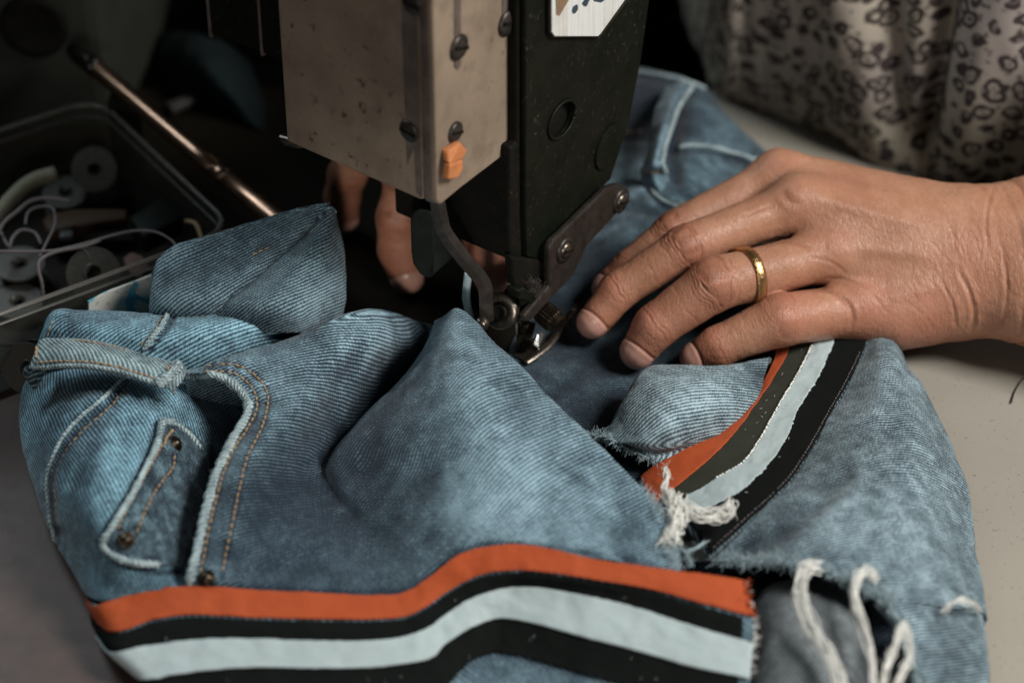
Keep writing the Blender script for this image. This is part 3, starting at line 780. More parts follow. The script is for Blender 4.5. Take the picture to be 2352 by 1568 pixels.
groove(hip, [(234, 1252), (262, 1286), (310, 1304), (370, 1311), (410, 1306)], 8, 0.8, -0.4)
groove(hip, [(362, 968), (345, 1030), (296, 1130), (250, 1208), (228, 1250)], 7, 0.8, -0.4)
groove(yoke, [(398, 724), (386, 748), (366, 774), (340, 808)], 7, 1.0, -0.45, 0.3)
groove(yoke, [(505, 722), (562, 714), (630, 718), (684, 734), (735, 760)], 6, 0.5, -0.35)
groove(back, [(1400, 318), (1480, 320), (1556, 342), (1627, 347), (1690, 362), (1738, 380)], 9, 1.2, -0.4, 0.3)
groove(back, [(1448, 176), (1523, 186), (1580, 204)], 7, 0.6, -0.3)
groove(back, [(1575, 215), (1556, 290), (1545, 350), (1556, 410)], 16, 2.5, -0.35)
groove(back, [(1400, 470), (1470, 480), (1540, 490), (1610, 470)], 14, 1.5, -0.2)
groove(back, [(1480, 405), (1500, 448), (1540, 478), (1590, 490)], 9, 1.2, -0.35, 0.3)
groove(leg, [(2095, 830), (2060, 900), (2050, 980)], 24, 1.2, -0.1)
groove(leg, [(1940, 1090), (1860, 1170), (1780, 1230), (1710, 1260)], 26, 1.6, -0.22)
groove(stripe, [(1783, 806), (1747, 897), (1714, 947), (1643, 1001)], 7, 0.4, -0.2)
rim_px = [(418, 860), (455, 864), (500, 864), (535, 882), (560, 908), (568, 935), (556, 967), (528, 1016), (506, 1058), (488, 1111), (470, 1181), (457, 1240), (443, 1290), (432, 1345)]
cord(front, rim_px, 0.0016, M['denim_edge'], 'pocket_edge', jeans, 0.2, 9, 0.3, 130)
stitches(front, [(470, 838), (527, 834), (580, 854), (612, 893), (614, 935), (594, 995), (570, 1041), (552, 1111), (538, 1181), (525, 1240), (508, 1325)], M['thread_tan'])
stitches(front, [(470, 852), (520, 852), (559, 868), (586, 902), (589, 942), (563, 988), (531, 1041), (505, 1111), (487, 1181), (474, 1240), (458, 1330)], M['thread_tan'])
W, NN = on(front, spline(rim_px, 50)); dd = np.tile([-0.7, -0.3, 0.2], (50, 1))
fray(W, dd, 120, 0.0022, 0.00013, M['thread_blue'], 'pocket_fray', jeans)

OUT_ST = [(470, 838), (527, 834), (580, 854), (612, 893), (614, 935), (594, 995), (570, 1041), (552, 1111), (538, 1181), (525, 1240), (508, 1325)]
# rivets
def rivet(p, px, py, r=0.0024, name='rivet'):
    W, NN = on(p, [(px, py)], 0.2)
    V, F = lathe([(r * 1.25, -0.0006), (r * 1.25, 0.0003), (r * 1.05, 0.0006), (r * 0.95, 0.0004), (r * 0.80, 0.0008), (r * 0.55, 0.0016), (r * 0.2, 0.0019), (0.00005, 0.0019)], W[0], NN[0], 20)
    return mesh_obj(name, V, F, M['rivet'], p.obj)


# coin pocket sewn on the hip panel
Lp = spline([(366, 970), (352, 1030), (303, 1130), (258, 1208), (233, 1250)], 9); Rp = spline([(425, 985), (470, 1040), (468, 1120), (440, 1215), (412, 1298)], 9)
cp = []
for a, b in zip(Lp, Rp):
    row = [a * (1 - t) + b * t for t in np.linspace(0, 1, 6)]
    W, NN = on(hip, row, 1.9); cp.append(W)
cp = np.array(cp)
cp[-1] = on(hip, [(233, 1250), (262, 1279), (300, 1294), (345, 1301), (380, 1301), (412, 1298)], 1.9)[0]
pocket = patch('coin_pocket', None, M['denim_pocket'], jeans, 60, 90, C=cp, fade=0.36, thick=0.0013, wr=(0.0005, 220), spots=[(320, 1180, 30, 0.15), (400, 1100, 25, 0.2), (380, 1060, 25, 0.15)])
cord(pocket, [(404, 970), (378, 968), (366, 976), (352, 1030), (303, 1130), (258, 1208), (236, 1248), (262, 1277), (310, 1294), (370, 1300)], 0.0012, M['denim_edge'], 'pocket_hem', jeans, 0.1, 8, 0.35, 110)
cord(pocket, [(370, 968), (398, 972), (430, 992), (462, 1030)], 0.0009, M['denim_edge'], 'pocket_hem', jeans, 0.1, 8, 0.3, 40)
groove(pocket, [(396, 985), (370, 1027), (348, 1065), (309, 1136), (281, 1188), (267, 1227)], 5, 0.4, -0.3, 0.5)
groove(pocket, [(402, 1044), (396, 1076), (373, 1104), (348, 1143), (327, 1188), (313, 1228)], 5, 0.4, -0.3, 0.5)
stitches(pocket, [(396, 985), (370, 1027), (348, 1065), (309, 1136), (281, 1188), (267, 1227)], M['thread_tan'])
stitches(pocket, [(402, 1044), (396, 1076), (373, 1104), (348, 1143), (327, 1188), (313, 1228)], M['thread_tan'])
stitches(pocket, [(376, 1022), (384, 1003), (400, 985)], M['thread_tan'], 'bar_tack', 0.0024, 0.0, 0.0006, 0.4)
rivet(pocket, 403, 1018); rivet(pocket, 290, 1240); rivet(front, 475, 1328)

# curved seams on hip and yoke
cord(hip, [(300, 858), (288, 863), (246, 903), (197, 946), (155, 991), (127, 1037), (110, 1093), (110, 1146), (117, 1199), (126, 1245)], 0.0008, M['denim_edge'], 'hip_seam', jeans, 0.3, 8, 0.25, 110)
stitches(hip, [(300, 876), (262, 915), (212, 958), (170, 1003), (140, 1047), (124, 1098), (123, 1150), (130, 1205)], M['thread_tan'], r=0.0003, lift=0.1)
cord(yoke, [(386, 722), (374, 745), (355, 770), (328, 806)], 0.0010, M['denim_edge'], 'yoke_seam', jeans, 0.4, 8, 0.25, 50)
stitches(yoke, [(372, 726), (360, 748), (342, 772), (318, 800)], M['thread_tan'], r=0.0003, lift=0.15)
cord(yoke, [(508, 712), (562, 703), (633, 707), (690, 724), (748, 757)], 0.0007, M['denim_edge'], 'yoke_edge', jeans, 0.2, 8, 0.25, 60)
stitches(yoke, [(122, 735), (114, 755), (108, 775)], M['thread_tan'], r=0.0003, lift=0.15)
stitches(lobeL, [(580, 585), (610, 572), (625, 566)], M['thread_tan'], 'thread_end', r=0.0003, lift=0.15)
cord(lobeL, [(352, 645), (362, 615), (388, 580), (480, 548), (600, 513), (690, 485), (754, 470)], 0.0011, M['denim_in'], 'fold_edge', jeans, 0.0, 8, 0.2, 90, fade=0.6)
cord(lobeR, [(512, 703), (598, 622), (676, 552), (738, 496), (757, 476), (772, 488)], 0.0010, M['denim_in'], 'fold_edge', jeans, 0.1, 8, 0.2, 90, fade=0.5)

# waistband loop lying across the hip
loop = patch('belt_loop', [
    [(90, 783, 43), (141, 776, 47), (211, 780, 49), (281, 797, 49.5), (352, 820, 49), (398, 831, 48), (416, 836, 47)],
    [(78, 812, 43), (142, 806, 49), (211, 808, 52), (281, 825, 52), (345, 846, 51), (386, 856, 50), (404, 860, 48)],
    [(66, 843, 40), (142, 838, 47), (211, 840, 50), (281, 853, 50), (335, 871, 49), (366, 880, 48), (382, 884, 46)],
], M['denim_loop'], jeans, 120, 34, fade=0.46, thick=0.0016, wr=(0.0005, 150), left=[(2, 0, -8)], right=[(2, 0, -3)], bottom=[(0, 1.0, -2.5)], top=[(0, 0.6, -2)])
stitches(loop, [(96, 788), (141, 783), (211, 787), (281, 804), (352, 827), (395, 837)], M['thread_tan'])
stitches(loop, [(78, 833), (142, 829), (211, 831), (281, 845), (338, 863), (370, 872)], M['thread_tan'])
stitches(loop, [(88, 796), (85, 815), (84, 822)], M['thread_tan'], 'bar_tack', 0.0024, 0.0, 0.0006, 0.4)
stitches(loop, [(398, 836), (388, 845), (380, 852)], M['thread_tan'], 'bar_tack', 0.0024, 0.0, 0.0006, 0.4)
cord(loop, [(408, 838), (398, 852), (380, 868), (362, 880)], 0.0020, M['denim_edge'], 'loop_end', jeans, 0.4, 9, 0.4, 40)
cord(loop, [(68, 842), (105, 843), (148, 839), (211, 841), (281, 853), (335, 871), (366, 880)], 0.0009, M['denim_edge'], 'loop_edge', jeans, 0.0, 8, 0.3, 90, fade=0.7)

# back waistband: belt loop and seams
bl = patch('belt_loop', [
    [(1531, 197, 33), (1562, 190, 35), (1594, 196, 33)],
    [(1503, 257, 36), (1535, 248, 40), (1562, 243, 39)],
    [(1494, 311, 36), (1518, 305, 41), (1541, 298, 40)],
    [(1478, 373, 33), (1500, 374, 37), (1522, 372, 36)],
    [(1470, 395, 26), (1500, 398, 30), (1530, 396, 28)],
    [(1482, 430, 22), (1512, 428, 26), (1545, 424, 23)],
    [(1510, 465, 17), (1540, 460, 20), (1572, 455, 18)],
], M['denim_back'], jeans, 34, 110, fade=0.58, thick=0.0016, wr=(0.0006, 130))
cord(bl, [(1594, 197), (1564, 243), (1543, 298), (1524, 372), (1532, 398)], 0.0011, M['denim_edge'], 'loop_edge', jeans, 0.1, 8, 0.3, 70)
stitches(bl, [(1478, 392), (1500, 396), (1524, 393)], M['thread_tan'], 'bar_tack')
cord(back, [(1556, 333), (1627, 337), (1690, 352), (1742, 370)], 0.0008, M['denim_edge'], 'waist_seam', jeans, 0.4, 8, 0.2, 60)
cord(back, [(1440, 164), (1523, 174), (1585, 190), (1622, 206)], 0.0008, M['denim_edge'], 'waist_edge', jeans, 0.2, 8, 0.2, 50)
stitches(back, [(1400, 300), (1440, 304), (1480, 300)], M['thread_tan'])
stitches(back, [(1550, 470), (1570, 465), (1590, 475)], M['thread_tan'])
cord(back, [(1478, 400), (1500, 440), (1540, 468), (1590, 480)], 0.0007, M['denim_edge'], 'pocket_seam', jeans, 0.3, 8, 0.3, 50)

# stitching down the side stripes
stitches(stripe, [(1976, 812), (1938, 890), (1897, 960), (1857, 1033), (1802, 1112), (1717, 1192), (1640, 1262)], M['thread_grey'], r=0.0002, lift=1.0, length=0.0014)
stitches(stripe, [(1866, 800), (1831, 868), (1789, 938), (1748, 1012), (1706, 1070), (1640, 1108)], M['thread_white'], r=0.0004, lift=1.5, length=0.0014, gap=0.0003)

# lint on the dark tapes
for nm_, pt_ in (('side', stripe), ('hem', hem)):
    ii = rng.integers(4, pt_.G.shape[1] - 6, 46); vv = rng.integers(int(pt_.G.shape[0] * 0.22), int(pt_.G.shape[0] * 0.97), 46)
    fray(pt_.G[vv, ii] + pt_.N[vv, ii] * 0.0016, pt_.N[vv, ii], 34, 0.0011, 0.00007, M['thread_white'], 'lint', pt_.obj, spread=1.5, curl=2.0)

# frayed cut edges and loose white threads
def edge_fray(p, pts, out, n, L, mat, name='frayed_edge', r=0.00017, **k):
    W, NN = on(p, spline(pts, 60)); fray(W, np.tile(out, (60, 1)) + NN * 0.6, n, L, r, mat, name, jeans, **k)


edge_fray(hump, [(1355, 995), (1400, 1004), (1450, 1030), (1506, 1058)], (-0.2, -0.6, 0.1), 420, 0.0038, M['thread_blue'], curl=1.8, r=0.00013)
edge_fray(front, [(1462, 1130), (1492, 1165), (1515, 1210), (1532, 1250), (1540, 1300)], (0.6, -0.1, 0.2), 700, 0.0048, M['thread_blue'], curl=1.7, r=0.00013)
edge_fray(leg, [(1640, 1285), (1720, 1288), (1790, 1283), (1850, 1295), (1930, 1322), (2000, 1356), (2050, 1385)], (0.0, -0.7, 0.1), 800, 0.0050, M['thread_blue'], curl=1.4, r=0.00013)
edge_fray(strip, [(2030, 1370), (2068, 1420), (2092, 1490), (2118, 1570)], (-0.7, -0.1, 0.1), 160, 0.0035, M['thread_blue'], curl=1.2)


def strands(pts, mat, name, n=7, r=0.00042, spread=0.0009):
    n = n * 2; r = r * 0.40; spread = spread * 1.1
    base = spline(np.array([P(*p) for p in pts]), 40); A = Acc()
    t = np.linspace(0, 1, 40)
    for k in range(n):
        ph = rng.random(3) * 20
        off = np.stack([noise3(np.stack([t * 5 + ph[0], t * 0 + k, t * 0 + c], -1)) for c in range(3)], -1) * spread * 1.6
        tw = 2 * math.pi * (k / n + 1.3 * t)
        off += spread * 0.7 * np.stack([np.cos(tw), 0.4 * np.sin(tw), 0.8 * np.sin(tw)], -1)
        A.add(*tube(base + off, r * np.linspace(1, 0.75, 40), 5))
    for k in range(n * 3):                                            # fuzz
        i = rng.integers(2, 38); d = unit(rng.normal(0, 1, 3)); pp = [base[i] + rng.normal(0, spread * 0.6, 3)]
        for j in range(5): d = unit(d + rng.normal(0, 0.5, 3)); pp.append(pp[-1] + d * 0.0007)
        A.add(*tube(np.array(pp), 0.00007, 3, cap=False))
    return A.build(name, mat, jeans)


WT = M['thread_white']
strands([(1872, 1298, 31), (1850, 1304, 33), (1840, 1340, 32), (1842, 1385, 31), (1864, 1443, 30), (1905, 1500, 30), (1928, 1560, 28), (1940, 1640, 24)], WT, 'loose_thread', 11, 0.00055, 0.0013)
strands([(2010, 1332, 30), (2000, 1314, 32), (1982, 1312, 33), (1967, 1340, 32), (1964, 1372, 31), (1984, 1443, 30), (2001, 1511, 28), (2006, 1600, 24)], WT, 'loose_thread', 7, 0.0005, 0.0008)
strands([(2078, 1432, 28), (2088, 1470, 28), (2088, 1510, 27), (2070, 1550, 26), (2050, 1600, 24)], WT, 'loose_thread', 6, 0.0005, 0.0007)
strands([(2074, 1435, 28), (2058, 1475, 28), (2040, 1520, 27), (2028, 1580, 25)], WT, 'loose_thread', 6, 0.0005, 0.0007)
strands([(2165, 1405, 21), (2185, 1384, 24), (2210, 1377, 24), (2238, 1388, 17), (2251, 1404, 9)], WT, 'loose_thread', 5, 0.0004, 0.0004)
strands([(1528, 1072, 26), (1532, 1095, 28), (1526, 1126, 29), (1535, 1145, 29)], WT, 'loose_thread', 6, 0.00045, 0.0005)
strands([(1530, 1135, 29), (1560, 1158, 30), (1610, 1178, 30), (1655, 1180, 29), (1672, 1172, 29), (1670, 1158, 30)], WT, 'loose_thread', 12, 0.0006, 0.0014)
strands([(1550, 1150, 29), (1560, 1180, 30), (1552, 1215, 30), (1540, 1242, 30), (1528, 1250, 29)], WT, 'loose_thread', 14, 0.0006, 0.0017)
strands([(1555, 1255, 27), (1575, 1268, 27), (1590, 1262, 27), (1625, 1243, 26)], M['thread_blue'], 'loose_thread', 3, 0.0004, 0.0004)
strands([(1590, 1300, 27), (1580, 1280, 27), (1582, 1266, 27)], M['thread_blue'], 'loose_thread', 3, 0.0004, 0.0004)

# ------------------------------------------------------------------ the sewer: hands, forearms and blouse
import openvdb


def cap_sdf(X, a, b, ra, rb):
    ab = b - a; t = np.clip(((X - a) @ ab) / (ab @ ab), 0, 1).astype(np.float32)
    d = X - a - t[..., None] * ab.astype(np.float32)
    return np.sqrt((d * d).sum(-1)) - (ra + (rb - ra) * t)


class Field:
    def __init__(s, lo, hi, h):
        s.lo = np.array(lo, float); s.h = h; s.n = np.ceil((np.array(hi) - s.lo) / h).astype(int)
    def new(s): return np.full(s.n, 30.0, np.float32)
    def union(s, D, a, b, ra, rb, k):
        a = np.asarray(a, float); b = np.asarray(b, float)
        m = max(ra, rb) + k + 4
        i0 = np.clip(((np.minimum(a, b) - m - s.lo) / s.h).astype(int), 0, s.n); i1 = np.clip(((np.maximum(a, b) + m - s.lo) / s.h).astype(int) + 1, 0, s.n)
        if np.any(i1 <= i0): return
        ax = [s.lo[q] + s.h * np.arange(i0[q], i1[q]) for q in range(3)]
        X = np.stack(np.meshgrid(*ax, indexing='ij'), -1).astype(np.float32)
        d = cap_sdf(X, a, b, ra, rb); sl = tuple(slice(i0[q], i1[q]) for q in range(3))
        D[sl] = smin(D[sl], d, k)
    def mesh(s, D):
        g = openvdb.FloatGrid(float(30.0)); g.copyFromArray(np.clip(D, -6, 6))
        V, Q = g.convertToQuads(0.0)
        return V * s.h + s.lo, Q[:, ::-1]


def smin(a, b, k):
    if k <= 0: return np.minimum(a, b)
    h = np.maximum(k - np.abs(a - b), 0) / k
    return np.minimum(a, b) - h * h * k * 0.25


mm = lambda p: P(p[0], p[1], p[2]) * 1000.0

# left hand: joints as picture point + height, radius in mm
FIN = {
    'index':  [(1790, 408, 49, 11), (1548, 532, 37, 7.9), (1447, 616, 24, 7.0), (1397, 662, 17, 6.4)],
    'middle': [(1832, 470, 50, 11), (1574, 568, 45, 8.5), (1420, 668, 29, 7.5), (1364, 738, 18, 6.7)],
    'ring':   [(1915, 582, 38, 11), (1640, 652, 40, 10.3), (1507, 748, 25, 8.4), (1466, 805, 15.5, 7.0)],
    'pinky':  [(1985, 710, 22, 11.5), (1792, 734, 27, 10.0), (1648, 796, 18, 7.6), (1598, 822, 13, 6.2)],
}
PALM = [
    ((1790, 408, 49, 11), (2240, 525, 42, 15)), ((1832, 470, 51, 11.5), (2240, 570, 40, 15)),
    ((1915, 582, 38, 11.5), (2240, 630, 32, 15)), ((1985, 710, 22, 12), (2240, 672, 26, 14.5)),
    ((2060, 726, 18, 13.0), (2180, 695, 22, 14)), ((1870, 500, 34, 13), (2160, 600, 30, 17)), ((1900, 600, 26, 12), (2120, 650, 24, 15)),
    ((2240, 525, 42, 15), (2380, 508, 44, 16.5)), ((2240, 672, 27, 14.5), (2380, 682, 30, 17.5)),
    ((2380, 508, 44, 16.5), (2760, 500, 58, 24)), ((2380, 682, 30, 17.5), (2760, 690, 45, 26)), ((2240, 600, 33, 18), (2760, 590, 50, 32)),
]
THUMB = [(2120, 500, 30, 13), (1960, 500, 22, 10.5), (1850, 540, 16, 9), (1790, 570, 14, 7.5)]
allp = [mm(p) for f in FIN.values() for p in f] + [mm(q) for pr in PALM for q in pr]
lo = np.min(allp, 0) - 16; hi = np.max(allp, 0) + 16; lo[2] = max(lo[2], 0.3); hi[0] = mm((2500, 600, 40))[0]; hi[1] = mm((2300, 360, 40))[1]; hi[2] = 80
Fd = Field(lo, hi, 0.5)
Dp = Fd.new()
for a, b in PALM: Fd.union(Dp, mm(a), mm(b), a[3], b[3], 9.0)
for a, b in zip(THUMB[:-1], THUMB[1:]): Fd.union(Dp, mm(a), mm(b), a[3], b[3], 4.0)
Df = Fd.new()
for ch in FIN.values():
    D1 = Fd.new()
    for a, b in zip(ch[:-1], ch[1:]): Fd.union(D1, mm(a), mm(b), a[3] * (0.86 if a is ch[0] else 1.0), b[3], 2.5)
    # fleshy pads: proximal and middle segment slightly fuller below the axis
    Df = smin(Df, D1, 0.7)
Dh = smin(Dp, Df, 6.0)
V, Q = Fd.mesh(Dh); del Dp, Df, D1, Dh


def vnormals(V, Q):
    n = np.cross(V[Q[:, 2]] - V[Q[:, 0]], V[Q[:, 3]] - V[Q[:, 1]]); N = np.zeros_like(V)
    for k in range(4): np.add.at(N, Q[:, k], n)
    return unit(N)


def relax(V, Q, it=2):
    for _ in range(it):
        S = np.zeros_like(V); c = np.zeros(len(V))
        for k in range(4):
            for j in (1, 3):
                np.add.at(S, Q[:, k], V[Q[:, (k + j) % 4]]); np.add.at(c, Q[:, k], 1)
        V = V * 0.45 + 0.55 * S / c[:, None]
    return V


def sculpt(V, Q, fins, D0, nails=True, wr=1.0):
    V = relax(V, Q, 4); N = vnormals(V, Q)
    if np.mean(np.sum(N * (V - V.mean(0)), 1)) < 0: N = -N; Q = Q[:, ::-1]
    n = len(V); best = np.full(n, 1e9); s = np.zeros(n); w = np.zeros(n); lat = np.zeros(n); fid = np.full(n, -1); seg = np.zeros(n)
    info = []
    for fi, ch in enumerate(fins):
        J = [mm(p) for p in ch]; s0 = 0.0; cum = [0.0]
        for i in range(3):
            a, b = J[i], J[i + 1]; L = np.linalg.norm(b - a); ax = (b - a) / L
            t = (V - a) @ ax; tc = np.clip(t, 0, L if i < 2 else L + 12); r = ch[i][3] + (ch[i + 1][3] - ch[i][3]) * np.clip(t / L, 0, 1)
            d = np.linalg.norm(V - a - np.clip(t, 0, L)[:, None] * ax, axis=1) - r
            dv = unit(D0 - ax * np.dot(D0, ax)); sv = np.cross(ax, dv)
            rad = unit(V - a - t[:, None] * ax)
            m = d < best - 0.05
            best[m] = d[m]; s[m] = s0 + tc[m]; w[m] = (rad @ dv)[m]; lat[m] = (rad @ sv)[m]; fid[m] = fi; seg[m] = i
            s0 += L; cum.append(s0)
        info.append(cum)
    fid[best > 3.2] = -1
    disp = np.zeros(n); crease = np.zeros(n); nail = np.zeros(n); red = np.zeros(n)
    for fi, ch in enumerate(fins):
        c = info[fi]; m = fid == fi; rr = ch[1][3]
        dm = sstep(-0.05, 0.55, w) * m * (0.45 if fi == 3 else 1.0)
        wob = 0.9 * noise3(np.stack([lat * 3 + fi * 7, s * 0.12, w * 2], -1))
        for centre, offs in ((c[1], [(-7.8, .20, .55), (-6.0, .28, .55), (-4.4, .36, .55), (-2.9, .64, .6), (-1.5, .74, .55), (-.2, .70, .55), (1.1, .74, .55), (2.5, .62, .55), (4.0, .48, .5), (5.6, .26, .5), (7.3, .18, .5)]), (c[2], [(-2.6, .22, .5), (-.6, .36, .5), (1.2, .28, .5), (2.9, .16, .5)])):
            for (o, A, sg) in offs:
                x = s - centre - o - wob * (1.0 + 0.1 * abs(o)) + 0.12 * o * lat ** 2 * 2
                g = np.exp(-(x / sg) ** 2) * dm * (0.65 + 0.5 * noise3(np.stack([lat * 4, s * 0 + o, s * 0 + fi], -1)))
                disp -= A * g * wr; crease += g * A
            red += 0.5 * np.exp(-((s - centre) / 6) ** 2) * m
        # crease lines round the finger at mid phalanx
        for o, A in ((0.5 * (c[1] + c[2]), .10), (0.55 * c[1], .08)):
            x = s - o - wob; disp -= A * np.exp(-(x / 0.5) ** 2) * m * wr
        if nails:
            S_ = c[3]; base = S_ - 3.2
            wn = sstep(0.10, 0.30, w - 0.0) * m; ends = s - base - 1.6 * (lat ** 2)
            inside = np.minimum(ends / 0.8, (w - 0.18) / 0.10)
            nl = sstep(-0.5, 0.9, inside) * m; nail = np.maximum(nail, nl)
            rimg = np.exp(-((inside - 0.1) / 0.8) ** 2) * (s > base - 2.5) * m
            disp += 0.25 * nl * m - 0.5 * rimg; crease += 0.45 * rimg
        red += 0.6 * sstep(c[2], c[3], s) * m
    return V, Q, N, disp, crease, nail, red, fid


D0 = np.array([0.0, -0.62, 0.78])
V, Q, N, disp, crease, nail, red, fid = sculpt(V, Q, list(FIN.values()), D0)
pal = fid < 0
# knuckles, tendons, veins on the back of the hand
facing = sstep(0.1, 0.6, N @ unit(D0))
for nm, ch in FIN.items():
    k = mm(ch[0]); wq = mm({'index': (2200, 530, 42), 'middle': (2210, 570, 42), 'ring': (2210, 620, 36), 'pinky': (2215, 665, 30)}[nm])
    d = np.linalg.norm(V - (k + np.array([0, -0.62, 0.78]) * 9), axis=1)
    disp += 1.5 * np.exp(-(d / 8.0) ** 2) * facing
    red += 0.35 * np.exp(-(d / 8.0) ** 2)
    ax = unit(wq - k); t = (V - k) @ ax; L = np.linalg.norm(wq - k)
    dl = np.linalg.norm((V - k) - t[:, None] * ax - 0, axis=1)
    pl = np.abs((V - k) @ np.cross(ax, unit(D0)))
    disp += (0.75 if nm in ('middle', 'ring') else 0.5) * np.exp(-(pl / 2.6) ** 2) * sstep(2, 14, t) * (1 - sstep(0.55 * L, 0.9 * L, t)) * facing
# skin folds that fan from the knuckles, and rings of fine lines at the wrist
q1 = fbm(np.stack([V[:, 0] * 0.55 + V[:, 1] * 0.2, V[:, 1] * 0.12 - V[:, 2] * 0.1, V[:, 2] * 0.1], -1), 3)
xw = V[:, 0] + 0.18 * (V[:, 1] - V[:, 2]); wm = sstep(150, 172, V[:, 0])
disp -= 0.15 * np.clip(np.abs(q1) * -4 + 0.7, 0, 1) * facing * pal * (0.35 + 0.65 * wm)
crease += 0.12 * np.clip(np.abs(q1) * -4 + 0.7, 0, 1) * facing * pal
for xo, A in ((181.5, 0.55), (184.0, 0.25), (176.5, 0.22), (170, 0.16), (187.5, 0.2), (193, 0.2)):
    g = np.exp(-((xw - (xo - 0 + 11) - 1.6 * noise3(np.stack([V[:, 1] * 0.08, V[:, 2] * 0.08, V[:, 0] * 0 + xo], -1))) / 0.9) ** 2)
    disp -= A * g; crease += A * g * 0.8
disp += 0.10 * fbm(V * 0.55, 2) + 0.35 * fbm(V * 0.085 + 5, 2)
# single folds of skin, laid where they run on this hand
PX = proj(V / 1000.0); front_ = (N @ np.array([0.0, -0.8, 0.6])) > 0.05
rng2 = np.random.default_rng(5)
FOLDS = [([(1850, 662), (1900, 666), (1938, 688), (1957, 722), (1952, 762)], .85, 5), ([(1750, 562), (1795, 553), (1838, 560), (1870, 572)], .6, 5),
         ([(2284, 425), (2270, 468), (2264, 520), (2270, 570)], .5, 4), ([(2196, 610), (2226, 670), (2238, 725), (2230, 772)], .7, 5),
         ([(2160, 640), (2188, 700), (2198, 765)], .35, 4), ([(2300, 560), (2312, 650), (2306, 740)], .4, 4), ([(1795, 440), (1815, 462), (1842, 470)], .5, 8),
         ([(1700, 500), (1745, 482), (1790, 470)], .25, 4), ([(1880, 640), (1930, 640), (1990, 668), (2040, 720)], .3, 4), ([(1850, 590), (1905, 600), (1950, 630)], .3, 4)]
for k in range(46):
    x0 = rng2.uniform(1900, 2300); y0 = rng2.uniform(430, 740); a_ = math.radians(rng2.normal(72 if x0 > 2080 else 40, 14)); L_ = rng2.uniform(50, 150)
    bend = rng2.normal(0, 14)
    FOLDS.append(([(x0, y0), (x0 + 0.5 * L_ * math.cos(a_) + bend, y0 + 0.5 * L_ * math.sin(a_)), (x0 + L_ * math.cos(a_), y0 + L_ * math.sin(a_))], rng2.uniform(.04, .12), rng2.uniform(2.2, 3.4)))
for pts, dep, wd in FOLDS:
    q = spline(np.array(pts, float), 40); bb = (PX[:, 0] > q[:, 0].min() - 25) & (PX[:, 0] < q[:, 0].max() + 25) & (PX[:, 1] > q[:, 1].min() - 25) & (PX[:, 1] < q[:, 1].max() + 25) & front_
    ii = np.where(bb)[0]
    if not len(ii): continue
    d2 = ((PX[ii, None] - q[None]) ** 2).sum(-1); kk = d2.argmin(1); dmin = np.sqrt(d2[np.arange(len(ii)), kk]); end = np.minimum(1, np.minimum(kk, 39 - kk) / 9.0 + 0.1)
    dep = dep * 0.7; g = np.exp(-(dmin / wd) ** 2) * end; disp[ii] -= dep * g; disp[ii] += 0.35 * dep * np.exp(-((dmin - 2.2 * wd) / wd) ** 2) * end; crease[ii] += 0.55 * dep * g
V = V + N * disp[:, None]
HANDV = V.copy()

# right hand behind the machine: fingers reach forward under the head
FIN2 = {
    'index':  [(940, 400, 52, 9.2), (914, 500, 36, 8.6), (915, 572, 22, 8.2), (934, 634, 11, 7.3)],
    'middle': [(830, 340, 54, 9.0), (796, 405, 38, 7.8), (786, 452, 25, 7.4), (790, 496, 13, 6.6)],
    'thumb':  [(1120, 420, 45, 12), (1128, 530, 32, 11.5), (1130, 610, 20, 10), (1150, 668, 12, 8.2)],
}
PALM2 = [((935, 380, 62, 11), (1080, 250, 70, 18)), ((850, 340, 62, 11), (1060, 230, 72, 18)), ((1120, 420, 45, 13), (1100, 260, 66, 18)), ((1080, 240, 64, 20), (1180, 60, 75, 23)), ((1180, 60, 75, 23), (1320, -180, 115, 27))]
allp = [mm(p) for f in FIN2.values() for p in f] + [mm(q) for pr in PALM2 for q in pr]
F2 = Field(np.maximum(np.min(allp, 0) - 20, [-1e9, -1e9, 0.5]), np.max(allp, 0) + 22, 0.9)
Dp = F2.new()
for a, b in PALM2: F2.union(Dp, mm(a), mm(b), a[3], b[3], 9.0)
Df = F2.new()
for ch in FIN2.values():
    D1 = F2.new()
    for a, b in zip(ch[:-1], ch[1:]): F2.union(D1, mm(a), mm(b), a[3], b[3], 2.5)
    Df = smin(Df, D1, 0.7)
V2, Q2 = F2.mesh(smin(Dp, Df, 6.0)); del Dp, Df, D1
V2, Q2, N2, d2, c2, nl2, r2, _ = sculpt(V2, Q2, list(FIN2.values()), np.array([0.05, -0.85, 0.5]), True, 0.8)
V2 = V2 + N2 * d2[:, None]


